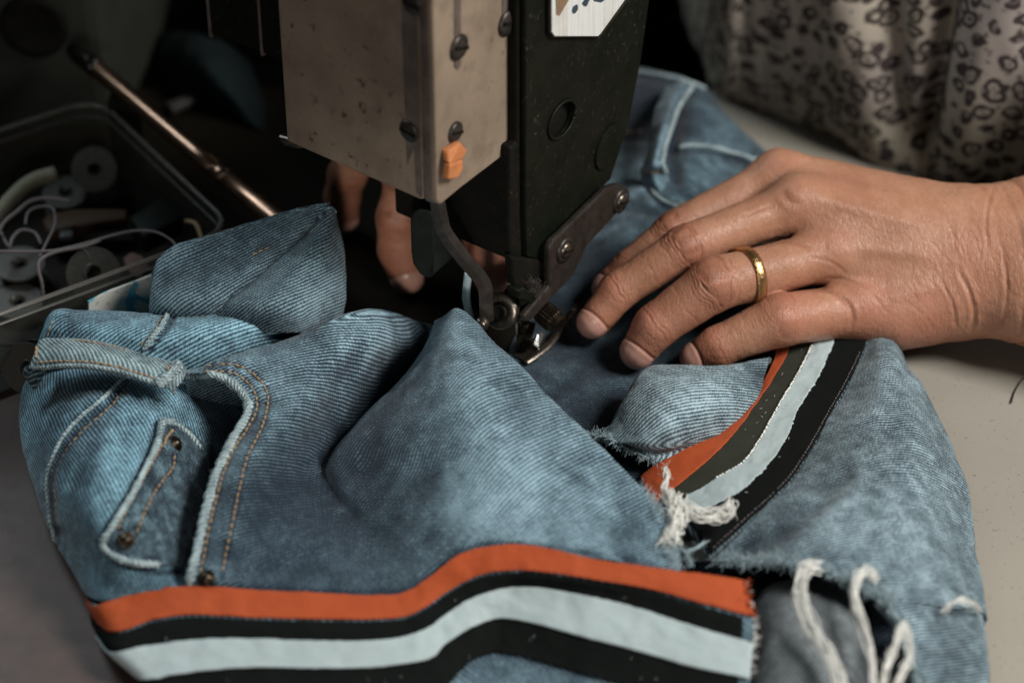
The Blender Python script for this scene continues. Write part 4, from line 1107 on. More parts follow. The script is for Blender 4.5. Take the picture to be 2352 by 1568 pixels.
def skin_mat():
    m, nt, b = new_mat('skin'); v = coords(nt, 'Object')
    at = lambda a: (lambda x: (setattr(x, 'attribute_name', a), x.outputs['Fac'])[1])(nt.nodes.new('ShaderNodeAttribute'))
    n1 = tex_noise(nt, v, 55, 5, 0.6); n2 = tex_noise(nt, v, 420, 4, 0.6); n3 = tex_noise(nt, v, 900, 2)
    c = mixc(nt, ramp(nt, n1, [(0.32, 0.0), (0.68, 1.0)]), (0.325, 0.152, 0.090), (0.435, 0.228, 0.146))
    c = mixc(nt, mth(nt, 'MULTIPLY', ramp(nt, n2, [(0.45, 0.0), (0.75, 1.0)]), 0.35), c, (0.27, 0.105, 0.055))
    n4 = tex_noise(nt, v, 24, 3); c = mixc(nt, mth(nt, 'MULTIPLY', ramp(nt, n4, [(0.48, 0.0), (0.68, 1.0)]), 0.5), c, (0.40, 0.15, 0.10))
    c = mixc(nt, mth(nt, 'MULTIPLY', ramp(nt, n3, [(0.66, 0.0), (0.72, 1.0)]), 0.35), c, (0.20, 0.08, 0.04))
    c = mixc(nt, mth(nt, 'MULTIPLY', at('red'), 0.7, clamp=True), c, (0.39, 0.135, 0.090))
    c = mixc(nt, mth(nt, 'MULTIPLY', at('crease'), 1.15, clamp=True), c, (0.20, 0.075, 0.04))
    nail = at('nail'); c = mixc(nt, mth(nt, 'MULTIPLY', nail, 0.8), c, (0.50, 0.29, 0.24))
    nt.links.new(c, b.inputs['Base Color'])
    mr = nd(nt, 'ShaderNodeMapRange'); mr.inputs['To Min'].default_value = 0.33; mr.inputs['To Max'].default_value = 0.50
    nt.links.new(n2, mr.inputs[0]); nt.links.new(mth(nt, 'SUBTRACT', mr.outputs[0], mth(nt, 'MULTIPLY', nail, 0.16)), b.inputs['Roughness'])
    b.inputs['Specular IOR Level'].default_value = 0.42
    b.inputs['Subsurface Weight'].default_value = 0.12; b.inputs['Subsurface Radius'].default_value = (1.0, 0.35, 0.2); b.inputs['Subsurface Scale'].default_value = 0.0022
    dv = nt.nodes.new('ShaderNodeVectorMath'); dv.operation = 'ADD'
    nz = nd(nt, 'ShaderNodeTexNoise', Scale=260, Detail=3); nt.links.new(v, nz.inputs['Vector'])
    sc = nt.nodes.new('ShaderNodeVectorMath'); sc.operation = 'SCALE'; sc.inputs['Scale'].default_value = 0.0016
    nt.links.new(nz.outputs['Color'], sc.inputs[0]); nt.links.new(v, dv.inputs[0]); nt.links.new(sc.outputs[0], dv.inputs[1])
    def vor(scale, stretch):
        mp = nt.nodes.new('ShaderNodeMapping'); mp.inputs['Scale'].default_value = stretch; nt.links.new(dv.outputs[0], mp.inputs[0])
        x = nd(nt, 'ShaderNodeTexVoronoi', Scale=scale); x.feature = 'DISTANCE_TO_EDGE'; nt.links.new(mp.outputs[0], x.inputs['Vector'])
        return ramp(nt, x.outputs['Distance'], [(0.0, 0.0), (0.16, 1.0)])
    h = mth(nt, 'ADD', vor(900, (1.5, 0.8, 0.8)), mth(nt, 'MULTIPLY', vor(400, (2.1, 0.55, 0.55)), 1.1))
    h = mth(nt, 'ADD', h, mth(nt, 'MULTIPLY', n2, 1.0))
    h = mth(nt, 'MULTIPLY', h, mth(nt, 'SUBTRACT', 1.0, mth(nt, 'MULTIPLY', nail, 0.85)))
    add_bump(nt, b, h, 0.45, 0.00014)
    return m


M['skin'] = skin_mat()
VV = np.concatenate([V, V2]) / 1000.0; QQ = np.concatenate([Q, Q2 + len(V)])
person = mesh_obj('person', VV, QQ, M['skin'], uv=None, attrs={'crease': np.concatenate([crease, c2]), 'nail': np.concatenate([nail, nl2]), 'red': np.concatenate([red, r2])})
tag(person, 'person in leopard print blouse guiding jeans under the needle with both hands', 'person')


def leopard():
    m, nt, b = new_mat('leopard_print')
    uv = nt.nodes.new('ShaderNodeUVMap'); uv.uv_map = 'UVMap'
    nz = nd(nt, 'ShaderNodeTexNoise', Scale=120, Detail=2); nt.links.new(uv.outputs[0], nz.inputs['Vector'])
    sc = nt.nodes.new('ShaderNodeVectorMath'); sc.operation = 'SCALE'; sc.inputs['Scale'].default_value = 0.007; nt.links.new(nz.outputs['Color'], sc.inputs[0])
    ad = nt.nodes.new('ShaderNodeVectorMath'); nt.links.new(uv.outputs[0], ad.inputs[0]); nt.links.new(sc.outputs[0], ad.inputs[1])
    v1 = nd(nt, 'ShaderNodeTexVoronoi', Scale=118, Randomness=0.8); nt.links.new(ad.outputs[0], v1.inputs['Vector'])
    sep = nt.nodes.new('ShaderNodeSeparateColor'); nt.links.new(v1.outputs['Color'], sep.inputs[0])
    d = mth(nt, 'ADD', v1.outputs['Distance'], mth(nt, 'MULTIPLY', mth(nt, 'SUBTRACT', sep.outputs[0], 0.5), 0.16))
    ring = ramp(nt, d, [(0.0, 1.0), (0.07, 0.9), (0.12, 0.1), (0.19, 0.1), (0.24, 1.0), (0.40, 1.0), (0.47, 0.0)])
    gap = ramp(nt, tex_noise(nt, uv.outputs[0], 210, 3), [(0.30, 0.3), (0.42, 1.0)])
    k = mth(nt, 'MULTIPLY', ring, gap)
    v2 = nd(nt, 'ShaderNodeTexVoronoi', Scale=230, Randomness=1.0); nt.links.new(ad.outputs[0], v2.inputs['Vector'])
    dots = mth(nt, 'MULTIPLY', ramp(nt, v2.outputs['Distance'], [(0.18, 1.0), (0.30, 0.0)]), ramp(nt, v1.outputs['Distance'], [(0.42, 0.0), (0.52, 0.8)]))
    k = mth(nt, 'MAXIMUM', k, dots)
    blot = tex_noise(nt, uv.outputs[0], 16, 4)
    base = mixc(nt, ramp(nt, blot, [(0.4, 0.0), (0.62, 1.0)]), (0.33, 0.295, 0.24), (0.25, 0.215, 0.20))
    c = mixc(nt, mth(nt, 'MULTIPLY', k, 0.94), base, (0.022, 0.014, 0.016))
    nt.links.new(c, b.inputs['Base Color']); b.inputs['Roughness'].default_value = 0.8; b.inputs['Specular IOR Level'].default_value = 0.2
    return m


base_px = [(1560, 150), (1640, 215), (1700, 250), (1780, 282), (1860, 312), (1940, 340), (2020, 364), (2100, 388), (2180, 408), (2280, 428), (2420, 430), (2620, 400), (2900, 370)]
bw = np.array([P(x, y, 1.0) for x, y in base_px]); bw[0] += [-0.01, 0.07, 0]; bw[0][0] = bw[1][0] - 0.012
bw = np.concatenate([[bw[0] + [0.06, 0.20, 0]], [bw[0] + [0.008, 0.09, 0]], bw])
rows_b = []
for z, dy in ((1, 4), (12, -1), (30, -5), (60, -7), (95, -3), (140, 8), (200, 25), (300, 50)):
    r = bw + np.array([0, dy / 1000, z / 1000.0 - 0.001])
    rows_b.append(r)
Cb = np.array(rows_b)
M['leopard'] = leopard()
blouse = patch('blouse', None, M['leopard'], person, 260, 170, C=Cb, wr=None, thick=0.001, smooth_it=1)
G = blouse.G; pxs = blouse.pix
# gathered folds: deep crease between body and sleeve, softer drape folds
ux = np.linspace(0, 1, 260)[None, :]; vz = G[..., 2]
fold = -0.016 * np.exp(-((pxs[..., 0] - (2165 - 0.16 * (pxs[..., 1] - 60))) / 26) ** 2) * sstep(0.004, 0.03, vz)
fold += 0.010 * np.exp(-((pxs[..., 0] - (2290 - 0.25 * (pxs[..., 1] - 60))) / 80) ** 2)
fold += 0.006 * np.exp(-((pxs[..., 0] - (1960 + 0.25 * (pxs[..., 1] - 60))) / 70) ** 2)
fold += -0.008 * np.exp(-((pxs[..., 0] - (2045 + 0.1 * (pxs[..., 1] - 60))) / 30) ** 2) * sstep(0.004, 0.03, vz)
fold += 0.004 * fbm(G * np.array([45, 45, 12]), 3)
Gn = G + blouse.N * (fold * np.sign((blouse.N @ np.array([0, -1, 0.2])).mean()))[..., None]
off = np.array(person.location)
me = blouse.obj.data; me.vertices.foreach_set('co', (Gn - off).astype(np.float32).ravel()); me.update()

# sleeves: from both forearms back to the shoulders
def sleeve(pts, rad):
    path = spline(np.array(pts), 48); V, F = tube(path, np.interp(np.linspace(0, 1, 48), np.linspace(0, 1, len(rad)), rad), 30, cap=False)
    V = V + (0.0035 * fbm(V * 38, 3))[:, None] * unit(V - np.repeat(path, 30, 0))
    L = np.repeat(np.concatenate([[0], np.cumsum(np.linalg.norm(np.diff(path, axis=0), axis=1))]), 30); uv = np.stack([np.tile(np.arange(30) * 0.007, 48), L], -1)
    o = mesh_obj('sleeve', V, F, M['leopard'], person, uv=uv); so = o.modifiers.new('thickness', 'SOLIDIFY'); so.thickness = 0.0012; return o


sleeve([P(2462, 590, 37), P(2540, 560, 44), np.array([0.262, 0.105, 0.075]), np.array([0.290, 0.20, 0.15]), np.array([0.30, 0.30, 0.32])], [0.031, 0.033, 0.038, 0.046, 0.055])
sleeve([P(1270, -90, 98), P(1340, -210, 120), np.array([0.07, 0.30, 0.20]), np.array([0.16, 0.34, 0.32])], [0.032, 0.034, 0.045, 0.055])

# wedding band on the ring finger
ja, jb = mm(FIN['ring'][0]) / 1000, mm(FIN['ring'][1]) / 1000
ax = unit(jb - ja); cen = hit(1720, 637, ja, unit(np.cross(ax, np.cross(FWD, ax))))
t = np.dot(cen - ja, ax); cen = ja + ax * t
Vm = HANDV / 1000.0; rel = Vm - cen; tt = rel @ ax; sel = (np.abs(tt) < 0.0022); dist = np.linalg.norm(rel - tt[:, None] * ax, axis=1); sel &= dist < 0.016
a0 = unit(np.cross(ax, [0, 0, 1])); b0 = np.cross(ax, a0)
ang = np.arctan2(rel[sel] @ b0, rel[sel] @ a0); dr = dist[sel]
Vr = []; Fr = []; ns = 96
prof = [(-0.0021, 0.0), (-0.0021, 0.0005), (-0.0017, 0.0009), (0.0017, 0.0009), (0.0021, 0.0005), (0.0021, 0.0), (0.0021, -0.0006), (-0.0021, -0.0006)]
bins = []
for j in range(ns):
    th = -math.pi + 2 * math.pi * j / ns
    dd_ = np.abs(np.angle(np.exp(1j * (ang - th)))) < 0.12
    bins.append(np.median(dr[dd_]) if dd_.any() else np.nan)
bins = np.array(bins); bins[np.isnan(bins)] = np.nanmedian(bins); bins = np.minimum(bins, np.nanmedian(bins) * 1.12)
for _ in range(8): bins = (np.roll(bins, 1) + 2 * bins + np.roll(bins, -1)) / 4
for j in range(ns):
    th = -math.pi + 2 * math.pi * j / ns; rd = math.cos(th) * a0 + math.sin(th) * b0
    for (h, e) in prof:
        g = 0.00012 * math.sin(j * 2.1 + h * 3000) if abs(h) < 0.0018 else 0
        Vr.append(cen + ax * h + rd * (bins[j] + 0.0001 + e + g))
m8 = len(prof)
for j in range(ns):
    for k in range(m8):
        Fr.append((j * m8 + k, j * m8 + (k + 1) % m8, ((j + 1) % ns) * m8 + (k + 1) % m8, ((j + 1) % ns) * m8 + k))
ring = mesh_obj('ring', Vr, Fr, M['gold']); tag(ring, 'engraved gold wedding band worn on the ring finger', 'ring')

# ------------------------------------------------------------------ sewing machine
LD = np.array([-0.809, 0.588, 0.0]); RD = np.array([0.588, 0.809, 0.0]); ZU = np.array([0, 0, 1.0])
NL = -RD; NR = -LD                                    # outward normals of the left and right faces of the head
OC = P(1003, 470, 100)                                # near bottom corner of the head cover
machine = empty('sewing_machine', (OC[0] - 0.05, OC[1] + 0.12, 0.0), 'old industrial sewing machine with beige head cover and black needle-bar casting', 'sewing machine')
fl_ = lambda px, py, o=0.0: hit(px, py, OC + NL * o, NL)
fr_ = lambda px, py, o=0.0: hit(px, py, OC + NR * o, NR)


def quad_plate(name, pts, n, thick, mat, bw=0.0008, hole=None, seg=2):
    V, F = prism(pts, n, thick, hole)
    o = mesh_obj(name, V, F, mat, machine, smooth=False); bevel(o, bw, seg)
    return o


def ext(a, b, k=1.0): return a + (b - a) * k


TOPZ = 0.26
def up(p, z=TOPZ): return np.array([p[0], p[1], z])


# beige cover: left plate, corner trim, right plate, and the body they close
a = OC + LD * 0.0065; b = fl_(656, 322); b = np.array([b[0], b[1], b[2]])
quad_plate('cover_plate', [fl_(970, 462), fl_(658, 326), up(fl_(658, 326)), up(fl_(970, 462))], NL, 0.004, M['cover'], 0.0012)
quad_plate('cover_trim', [fl_(969, 464, 0.0012), up(fl_(969, 464, 0.0012)), up(OC + NL * 0.0012), OC + NL * 0.0012], NL, 0.006, M['cover_trim'], 0.002, seg=3)
quad_plate('rust_stain', [fl_(967, 455, 0.0005), up(fl_(967, 455, 0.0005)), up(fl_(932, 440, 0.0005)), fl_(934, 380, 0.0005), fl_(950, 340, 0.0005), fl_(955, 440, 0.0005)], NL, 0.0005, M['cover_trim'], 0.0001)  # thin sheet added for the rust stain beside the corner
quad_plate('cover_plate', [fr_(1004, 464, 0.001), fr_(1012, 472, 0.001), fr_(1060, 432, 0.001), fr_(1181, 340, 0.001), fr_(1186, 325, 0.001), up(fr_(1186, 325, 0.001)), up(fr_(1004, 464, 0.001))], NR, 0.006, M['cover'], 0.001)
c4 = [OC + LD * 0.003 + RD * 0.003, OC + LD * 0.066 + RD * 0.003, OC + LD * 0.066 + RD * 0.047, OC + LD * 0.003 + RD * 0.047]
V, F = prism([c + ZU * 0.006 for c in c4], -ZU, (TOPZ - 0.107))
mesh_obj('cover_core', V, F, M['casting'], machine, smooth=False)
V, F = prism([up(c, TOPZ + 0.001) for c in (OC - LD * 0.002 - RD * 0.002, OC + LD * 0.30 - RD * 0.002, OC + LD * 0.30 + RD * 0.09, OC - LD * 0.002 + RD * 0.09)], -ZU, 0.07)
bevel(mesh_obj('arm', V, F, M['cover'], machine, smooth=False), 0.006)


def screw(px, py, p0, n, r, name='screw', mat='screw', slot=True, dome=0.5):
    c = hit(px, py, p0, n); A = Acc()
    A.add(*lathe([(r, -0.0004), (r, 0.0008), (r * 0.85, 0.0008 + r * 0.25 * dome), (r * 0.5, 0.0008 + r * 0.42 * dome), (0.0001, 0.0008 + r * 0.5 * dome)], c, n, 22))
    o = A.build(name, M[mat], machine)
    if slot:
        t1 = unit(np.cross(n, (0.3, 0.2, 0.9))); t2 = np.cross(n, t1); h = 0.0008 + r * 0.5 * dome
        pts = [c + n * (h + 0.0001) + t1 * r * sx * 0.8 + t2 * r * sy * 0.13 for sx, sy in ((-1, -1), (1, -1), (1, 1), (-1, 1))]
        V, F = prism(pts, n, 0.0006); s_ = mesh_obj('slot', V, F, M['casting'], o, smooth=False)
    return o


screw(942, 300, OC, NL, 0.0042, mat='steel'); screw(950, 8, OC, NL, 0.0042, mat='steel')
screw(1044, 302, OC + NR * 0.001, NR, 0.0038, mat='steel'); screw(1052, 108, OC + NR * 0.001, NR, 0.0048, mat='steel')
screw(1163, 52, OC + NR * 0.001, NR, 0.0050, mat='steel')
for (x0, y0, y1, w) in ((1052, -60, 160, 7), (1163, -60, 78, 8)):
    quad_plate('cover_slot', [fr_(x0 - w, y0, 0.0014), fr_(x0 + w, y0 - 8, 0.0014), fr_(x0 + w, y1 - 10, 0.0014), fr_(x0, y1, 0.0014), fr_(x0 - w, y1 - 6, 0.0014)], NR, 0.0005, M['cover_trim'], 0.0001)
quad_plate('cover_lug', [fl_(634, 312, -0.008), fl_(668, 322, -0.008), fl_(690, 345, -0.008), fl_(650, 338, -0.008)], NL, 0.004, M['screw'], 0.0012)
# scrap of orange tape stuck to the cover
A = Acc()
for pts in ([(1028, 348), (1060, 328), (1074, 345), (1064, 366), (1034, 378)], [(1034, 378), (1064, 366), (1066, 388), (1052, 410), (1030, 414)]):
    V, F = prism([fr_(x, y, 0.0045 + 0.0012 * math.sin(x * 0.9 + y)) for x, y in pts], NR, 0.003); A.add(V, F)
tape = A.build('tape_scrap', M['orange_tape'], None, smooth=False); bevel(tape, 0.0008)
tag(tape, 'crumpled scrap of orange tape stuck low on the beige cover', 'tape')

# black needle-bar body: front plate over a deep casting
PB = P(1262, 650, 35); pl = lambda px, py, o=0.0: hit(px, py, PB + NR * o, NR)
body = [(1188, 330), (1188, -60), (1502, -60), (1474, 140), (1447, 280), (1404, 410), (1262, 560), (1262, 606), (1172, 598), (1172, 340)]
V, F = prism([pl(x, y, -0.0026) for x, y in body][::-1], NR, 0.055); bevel(mesh_obj('casting', V, F, M['casting'], machine, smooth=False), 0.0012)
hole = [pl(1291 + 26 * math.cos(a) + 12 * math.sin(a), 275 - 42 * math.sin(a) - 8 * math.cos(a)) for a in np.linspace(0, 2 * math.pi, 28, endpoint=False)]
plate = [(1208, 480), (1208, -60), (1500, -60), (1472, 140), (1446, 280), (1403, 412), (1380, 435), (1262, 556), (1262, 600), (1212, 590)]
V, F = prism([pl(x, y) for x, y in plate], NR, 0.0024, [hole]); o = mesh_obj('front_plate', V, F, M['blackmetal'], machine, smooth=False); bevel(o, 0.0006)
rim = [pl(1291 + 28 * math.cos(a) + 12 * math.sin(a), 275 - 44 * math.sin(a) - 8 * math.cos(a), 0.0003) for a in np.linspace(0, 2 * math.pi, 41)]
V, F = tube(np.array(rim), 0.0007, 8); mesh_obj('hole_rim', V, F, M['blackmetal'], machine)
disc = [pl(1400 + 26 * math.cos(a) + 14 * math.sin(a), 338 - 52 * math.sin(a) - 10 * math.cos(a), 0.0012) for a in np.linspace(0, 2 * math.pi, 30, endpoint=False)]
V, F = prism(disc, NR, 0.0016); bevel(mesh_obj('cap_disc', V, F, M['blackmetal'], machine, smooth=False), 0.0004)
# badge
bdg = [(1265, -70), (1265, 78), (1272, 88), (1378, 88), (1386, 80), (1452, -8), (1500, -70)]
quad_plate('badge_frame', [pl(x, y, 0.0022) for x, y in bdg], NR, 0.0022, M['steel'], 0.0008)
bi = [(1268, -66), (1268, 74), (1275, 84), (1374, 84), (1380, 78), (1442, -8), (1490, -66)]


def badge_mat():
    m, nt, b = new_mat('badge_enamel'); v = coords(nt, 'Object')
    mp = nt.nodes.new('ShaderNodeMapping'); mp.inputs['Scale'].default_value = (900, 900, 20); nt.links.new(v, mp.inputs[0])
    n = tex_noise(nt, mp.outputs[0], 1.0, 3); n2 = tex_noise(nt, v, 90, 4)
    c = mixc(nt, mth(nt, 'MULTIPLY', ramp(nt, n, [(0.48, 0.0), (0.62, 1.0)]), 0.35), (0.60, 0.62, 0.61), (0.38, 0.32, 0.25))
    c = mixc(nt, mth(nt, 'MULTIPLY', ramp(nt, n2, [(0.5, 0.0), (0.7, 1.0)]), 0.4), c, (0.42, 0.36, 0.29))
    nt.links.new(c, b.inputs['Base Color']); b.inputs['Roughness'].default_value = 0.4; return m


quad_plate('badge', [pl(x, y, 0.0027) for x, y in bi], NR, 0.0006, badge_mat(), 0.0002)
ink = plain('badge_ink', (0.03, 0.05, 0.075), 0.5); brown = plain('badge_brown', (0.20, 0.13, 0.08), 0.5)


def mark(name, pts, mat):
    V, F = prism([pl(x, y, 0.0030) for x, y in pts], NR, 0.0004); mesh_obj(name, V, F, mat, machine, smooth=False)


mark('badge_mark', [(1276, -40), (1279, 34), (1286, 36), (1300, 12), (1330, -36)], brown)
mark('badge_letter', [(1316, 20), (1319, 15), (1326, 11), (1328, 16), (1327, 24), (1322, 31), (1317, 31), (1315, 26)], ink)
mark('badge_letter', [(1343, -40), (1354, -44), (1354, 0), (1348, 15), (1342, 14), (1338, 8), (1343, 2)], ink)
mark('badge_letter', [(1362, -44), (1372, -46), (1371, -6), (1380, -4), (1390, -10), (1390, -48), (1400, -50), (1398, -6), (1382, 6), (1366, 3), (1362, -6)], ink)

# hinge lever with two screws
lev = [(1418, 424), (1428, 424), (1439, 432), (1441, 450), (1430, 478), (1348, 566), (1336, 596), (1318, 634), (1262, 690), (1222, 736), (1206, 740), (1204, 728), (1262, 660), (1262, 572), (1270, 554), (1296, 530), (1396, 432)]
quad_plate('hinge_lever', [pl(x, y, 0.0052) for x, y in lev], NR, 0.0030, M['steel'], 0.0009)
for x, y in ((1425, 461), (1297, 573)):
    s_ = screw(x, y, PB + NR * 0.0052, NR, 0.0034, 'lever_screw', 'screw', dome=0.9)
    V, F = lathe([(0.0052, -0.0001), (0.0052, 0.0008), (0.0036, 0.0009)], hit(x, y, PB + NR * 0.0052, NR), NR, 24, False); mesh_obj('washer', V, F, M['steel'], machine)
# presser-bar post and block
quad_plate('presser_post', [pl(x, y, 0.001) for x, y in ((1176, 590), (1262, 600), (1262, 668), (1246, 690), (1224, 690), (1196, 662), (1182, 655))], NR, 0.004, M['casting'], 0.001)
quad_plate('presser_block', [pl(x, y, 0.004) for x, y in ((1188, 668), (1205, 660), (1246, 690), (1243, 702), (1228, 702), (1196, 688))], NR, 0.006, M['blackmetal'], 0.0015, seg=3)
# roller pair on a stub axle
axr = unit(np.array([-0.30, -0.80, 0.38])); w0 = P(1150, 714, 34)
A = Acc().add(*lathe([(0.0022, -0.001), (0.0026, 0.001), (0.0042, 0.0012), (0.0064, 0.0016), (0.0071, 0.0008), (0.0073, -0.0014), (0.0064, -0.0032), (0.0030, -0.0036)], w0, axr, 36)); A.build('roller', M['screw'], machine)
A = Acc().add(*lathe([(0.0012, 0.0014), (0.0032, 0.0016), (0.0034, 0.0030), (0.0026, 0.0034), (0.0018, 0.0026), (0.0001, 0.0026)], w0, axr, 24)); A.build('roller_hub', M['blackmetal'], machine)
w1 = w0 - axr * 0.0075 + np.array([0.0042, 0.0, 0.0035])
A = Acc().add(*lathe([(0.003, 0.0016), (0.0056, 0.0014), (0.0064, 0.0002), (0.0064, -0.0016), (0.0052, -0.0028), (0.003, -0.003)], w1, axr, 36)); A.build('roller', M['blackmetal'], machine)
A = Acc().add(*tube(np.array([w0, w0 - axr * 0.016 + [0.004, 0, 0.006]]), 0.0018, 12)); A.build('axle', M['steel'], machine)
# knurled thumb nut
kc = P(1263, 729, 26); kax = unit(np.array([0.72, -0.62, -0.28])); A = Acc()
prof = [(0.0008, -0.0052), (0.0038, -0.0050), (0.0045, -0.0040), (0.0046, 0.0020), (0.0042, 0.0026), (0.0040, 0.0044), (0.0034, 0.0050), (0.0001, 0.0050)]
V, F = lathe(prof, kc, kax, 44)
for i in range(2, 4):
    seg_ = V[i * 44:(i + 1) * 44]; ctr = seg_.mean(0); V[i * 44:(i + 1) * 44] = ctr + (seg_ - ctr) * (1 + 0.05 * np.where(np.arange(44) % 2, 1, -1))[:, None]
A.add(V, F); A.build('thumb_nut', M['rivet'], machine, smooth=False)
A = Acc().add(*tube(np.array([kc, kc - kax * 0.016 + [0, 0, 0.004]]), 0.0016, 10)); A.build('nut_stud', M['steel'], machine)
# thread-guide bar: bent flat strip with a small pin
gb = np.array([P(1003, 455, 96), P(1012, 500, 86), P(1022, 535, 78), P(1062, 590, 66), P(1104, 640, 54), P(1115, 668, 48), P(1117, 712, 40), P(1119, 740, 35)])
V, F = tube(spline(gb, 40), 0.0030, 4, 0.30, up=NL + np.array([0.9, 0.0, 0.0])); bevel(mesh_obj('guide_bar', V, F, M['steel'], machine, smooth=False), 0.0003)
A = Acc().add(*lathe([(0.0001, 0.003), (0.0016, 0.003), (0.0018, 0.0024), (0.0018, 0.0010), (0.0026, 0.0008), (0.0026, -0.004)], P(1107, 745, 36), unit(np.array([-0.1, -0.9, 0.4])), 20)); A.build('guide_pin', M['screw'], machine)
# finger guard, folded sheet
g0 = P(962, 560, 60); GN = unit(np.array([-0.25, -0.95, 0.1])); gq = lambda x, y: hit(x, y, g0, GN)
gpts = [(948, 490), (962, 482), (990, 486), (996, 500), (996, 634), (984, 640), (964, 630), (948, 606), (944, 580), (942, 505)]
quad_plate('finger_guard', [gq(x, y) for x, y in gpts], GN, 0.0018, M['rubber'], 0.0006)
GN2 = unit(np.array([0.7, -0.7, 0.1])); e0 = gq(996, 560); gq2 = lambda x, y: hit(x, y, e0, GN2)
quad_plate('finger_guard', [gq2(x, y) for x, y in ((996, 486), (1010, 484), (1042, 580), (1040, 594), (996, 632))], GN2, 0.0018, M['rubber'], 0.0006)
# needle, clamp and presser foot
ND = P(1205, 800, 9)
A = Acc().add(*tube(np.array([P(1212, 742, 22), P(1206, 772, 16), P(1196, 806, 9)]), [0.0034, 0.0032, 0.0022], 8, 0.5)); A.build('needle_clamp', M['rivet'], machine)
A = Acc().add(*tube(np.array([P(1186, 700, 30), P(1190, 800, 9)]), [0.0009, 0.0005], 10)); A.build('needle', M['bright'], machine)
ftn = unit(np.array([0.25, -0.45, 0.85]))
fq = lambda x, y, z=10: P(x, y, z)
quad_plate('presser_foot', [fq(1222, 790, 12), fq(1238, 800, 10), fq(1258, 772, 11), fq(1254, 762, 13), fq(1236, 766, 14)], ftn, 0.003, M['bright'], 0.0006)
quad_plate('presser_foot', [fq(1180, 815, 8.5), fq(1212, 830, 8.5), fq(1250, 800, 8.5), fq(1252, 780, 8.5), fq(1200, 770, 8.5)], ZU, 0.0015, M['steel'], 0.0004)
arc = np.array([P(1206, 832, 9), P(1230, 816, 9.5), P(1262, 790, 10), P(1290, 752, 11), P(1312, 722, 13), P(1321, 710, 14), P(1318, 704, 15)])
V, F = tube(spline(arc, 40), 0.0018, 6, 0.25, up=(0, -0.3, 1)); mesh_obj('foot_guide', V, F, M['screw'], machine)
# twisted cord running down behind the guide bar
A = Acc(); pth = spline(np.array([P(1076, 626, 48), P(1072, 660, 40), P(1072, 690, 33), P(1080, 728, 24)]), 60); tt_ = np.linspace(0, 1, 60)
for k in range(3):
    A.add(*tube(pth + 0.0009 * np.stack([np.cos(60 * tt_ + k * 2.09), np.sin(60 * tt_ + k * 2.09), 0 * tt_], -1), 0.0008, 7))
cord_ = A.build('twisted_cord', M['thread_blue'], None); tag(cord_, 'pale twisted cord hanging behind the thread guide bar', 'cord')
# lint caught on the block
lb = np.array([P(x, y, z) for x, y, z in ((1184, 652, 44), (1200, 645, 46), (1222, 655, 44), (1238, 668, 40))])
lint_base = spline(lb, 20); A = Acc()
for _ in range(240):
    i = rng.integers(0, 20); p0 = lint_base[i] + rng.normal(0, 0.0014, 3); d = rng.normal(0, 1, 3); pts = [p0]
    for j in range(5): d = unit(d + rng.normal(0, 0.7, 3)); pts.append(pts[-1] + d * 0.0006)
    A.add(*tube(np.array(pts), 0.00009, 3, cap=False))
ln = A.build('lint', M['lint'], machine); ln['kind'] = 'stuff'
# bed, dark housings behind
V, F = prism([np.array(p) for p in ((-0.42, 0.035, 0.004), (-0.09, 0.012, 0.004), (0.075, 0.012, 0.004), (0.075, 0.215, 0.004), (-0.42, 0.215, 0.004))], ZU, 0.0036)
bevel(mesh_obj('bed_plate', V, F, worn('bed_plate', (0.009, 0.008, 0.005), (0.017, 0.013, 0.008), (0.006, 0.006, 0.005), (0.4, 0.6), 0.3, 60, 0.0001, spec=0.3), machine, smooth=False), 0.001)
V, F = prism([fl_(474, 84, -0.03), fl_(600, 128, -0.03), fl_(640, 142, -0.03), fl_(660, 150, -0.03), up(fl_(660, 150, -0.03)), up(fl_(474, 84, -0.03))], NL, 0.05)
bevel(mesh_obj('arm_housing', V, F, M['blackmetal'], machine, smooth=False), 0.003, 3)
for x0, x1 in ((478, 486), (596, 604)):
    quad_plate('edge_glint', [fl_(x0, 86 + (x0 - 478) * 0.36, -0.0295), fl_(x1, 88 + (x1 - 478) * 0.36, -0.0295), up(fl_(x1, 88, -0.0295)), up(fl_(x0, 86, -0.0295))], NL, 0.003, M['cover_trim'], 0.0008)  # paler strips stand in for light caught along the housing edges
cz = worn('grey_casting', (0.012, 0.014, 0.010), (0.018, 0.019, 0.014), (0.02, 0.02, 0.018), (0.5, 0.7), 0.0, 30, 0.0003)
V, F = prism([np.array(p) for p in ((-0.50, 0.175, 0.0), (-0.175, 0.175, 0.0), (-0.165, 0.25, 0.0), (-0.165, 0.34, 0.0), (-0.50, 0.34, 0.0))], -ZU, 0.22)
bevel(mesh_obj('column', V, F, cz, machine, smooth=False), 0.008, 3)
hc = PY(78, 62, 174)
A = Acc().add(*lathe([(0.0001, 0.001), (0.011, 0.001), (0.0135, 0.002), (0.015, 0.0005), (0.015, -0.002)], hc, (0, -1, 0), 32)); A.build('column_plug', M['casting'], machine)
V, F = box((-0.33, 0.29, 0.256), (0.36, 0.09, 0.07)); 
mesh_obj('arm_beam', V + np.array([0, 0, 0]), F, cz, machine, smooth=False)
V, F = box((-0.05, 0.40, 0.0), (1.1, 0.02, 0.5)); bd = mesh_obj('backboard', V, F, M['casting'], machine, smooth=False)

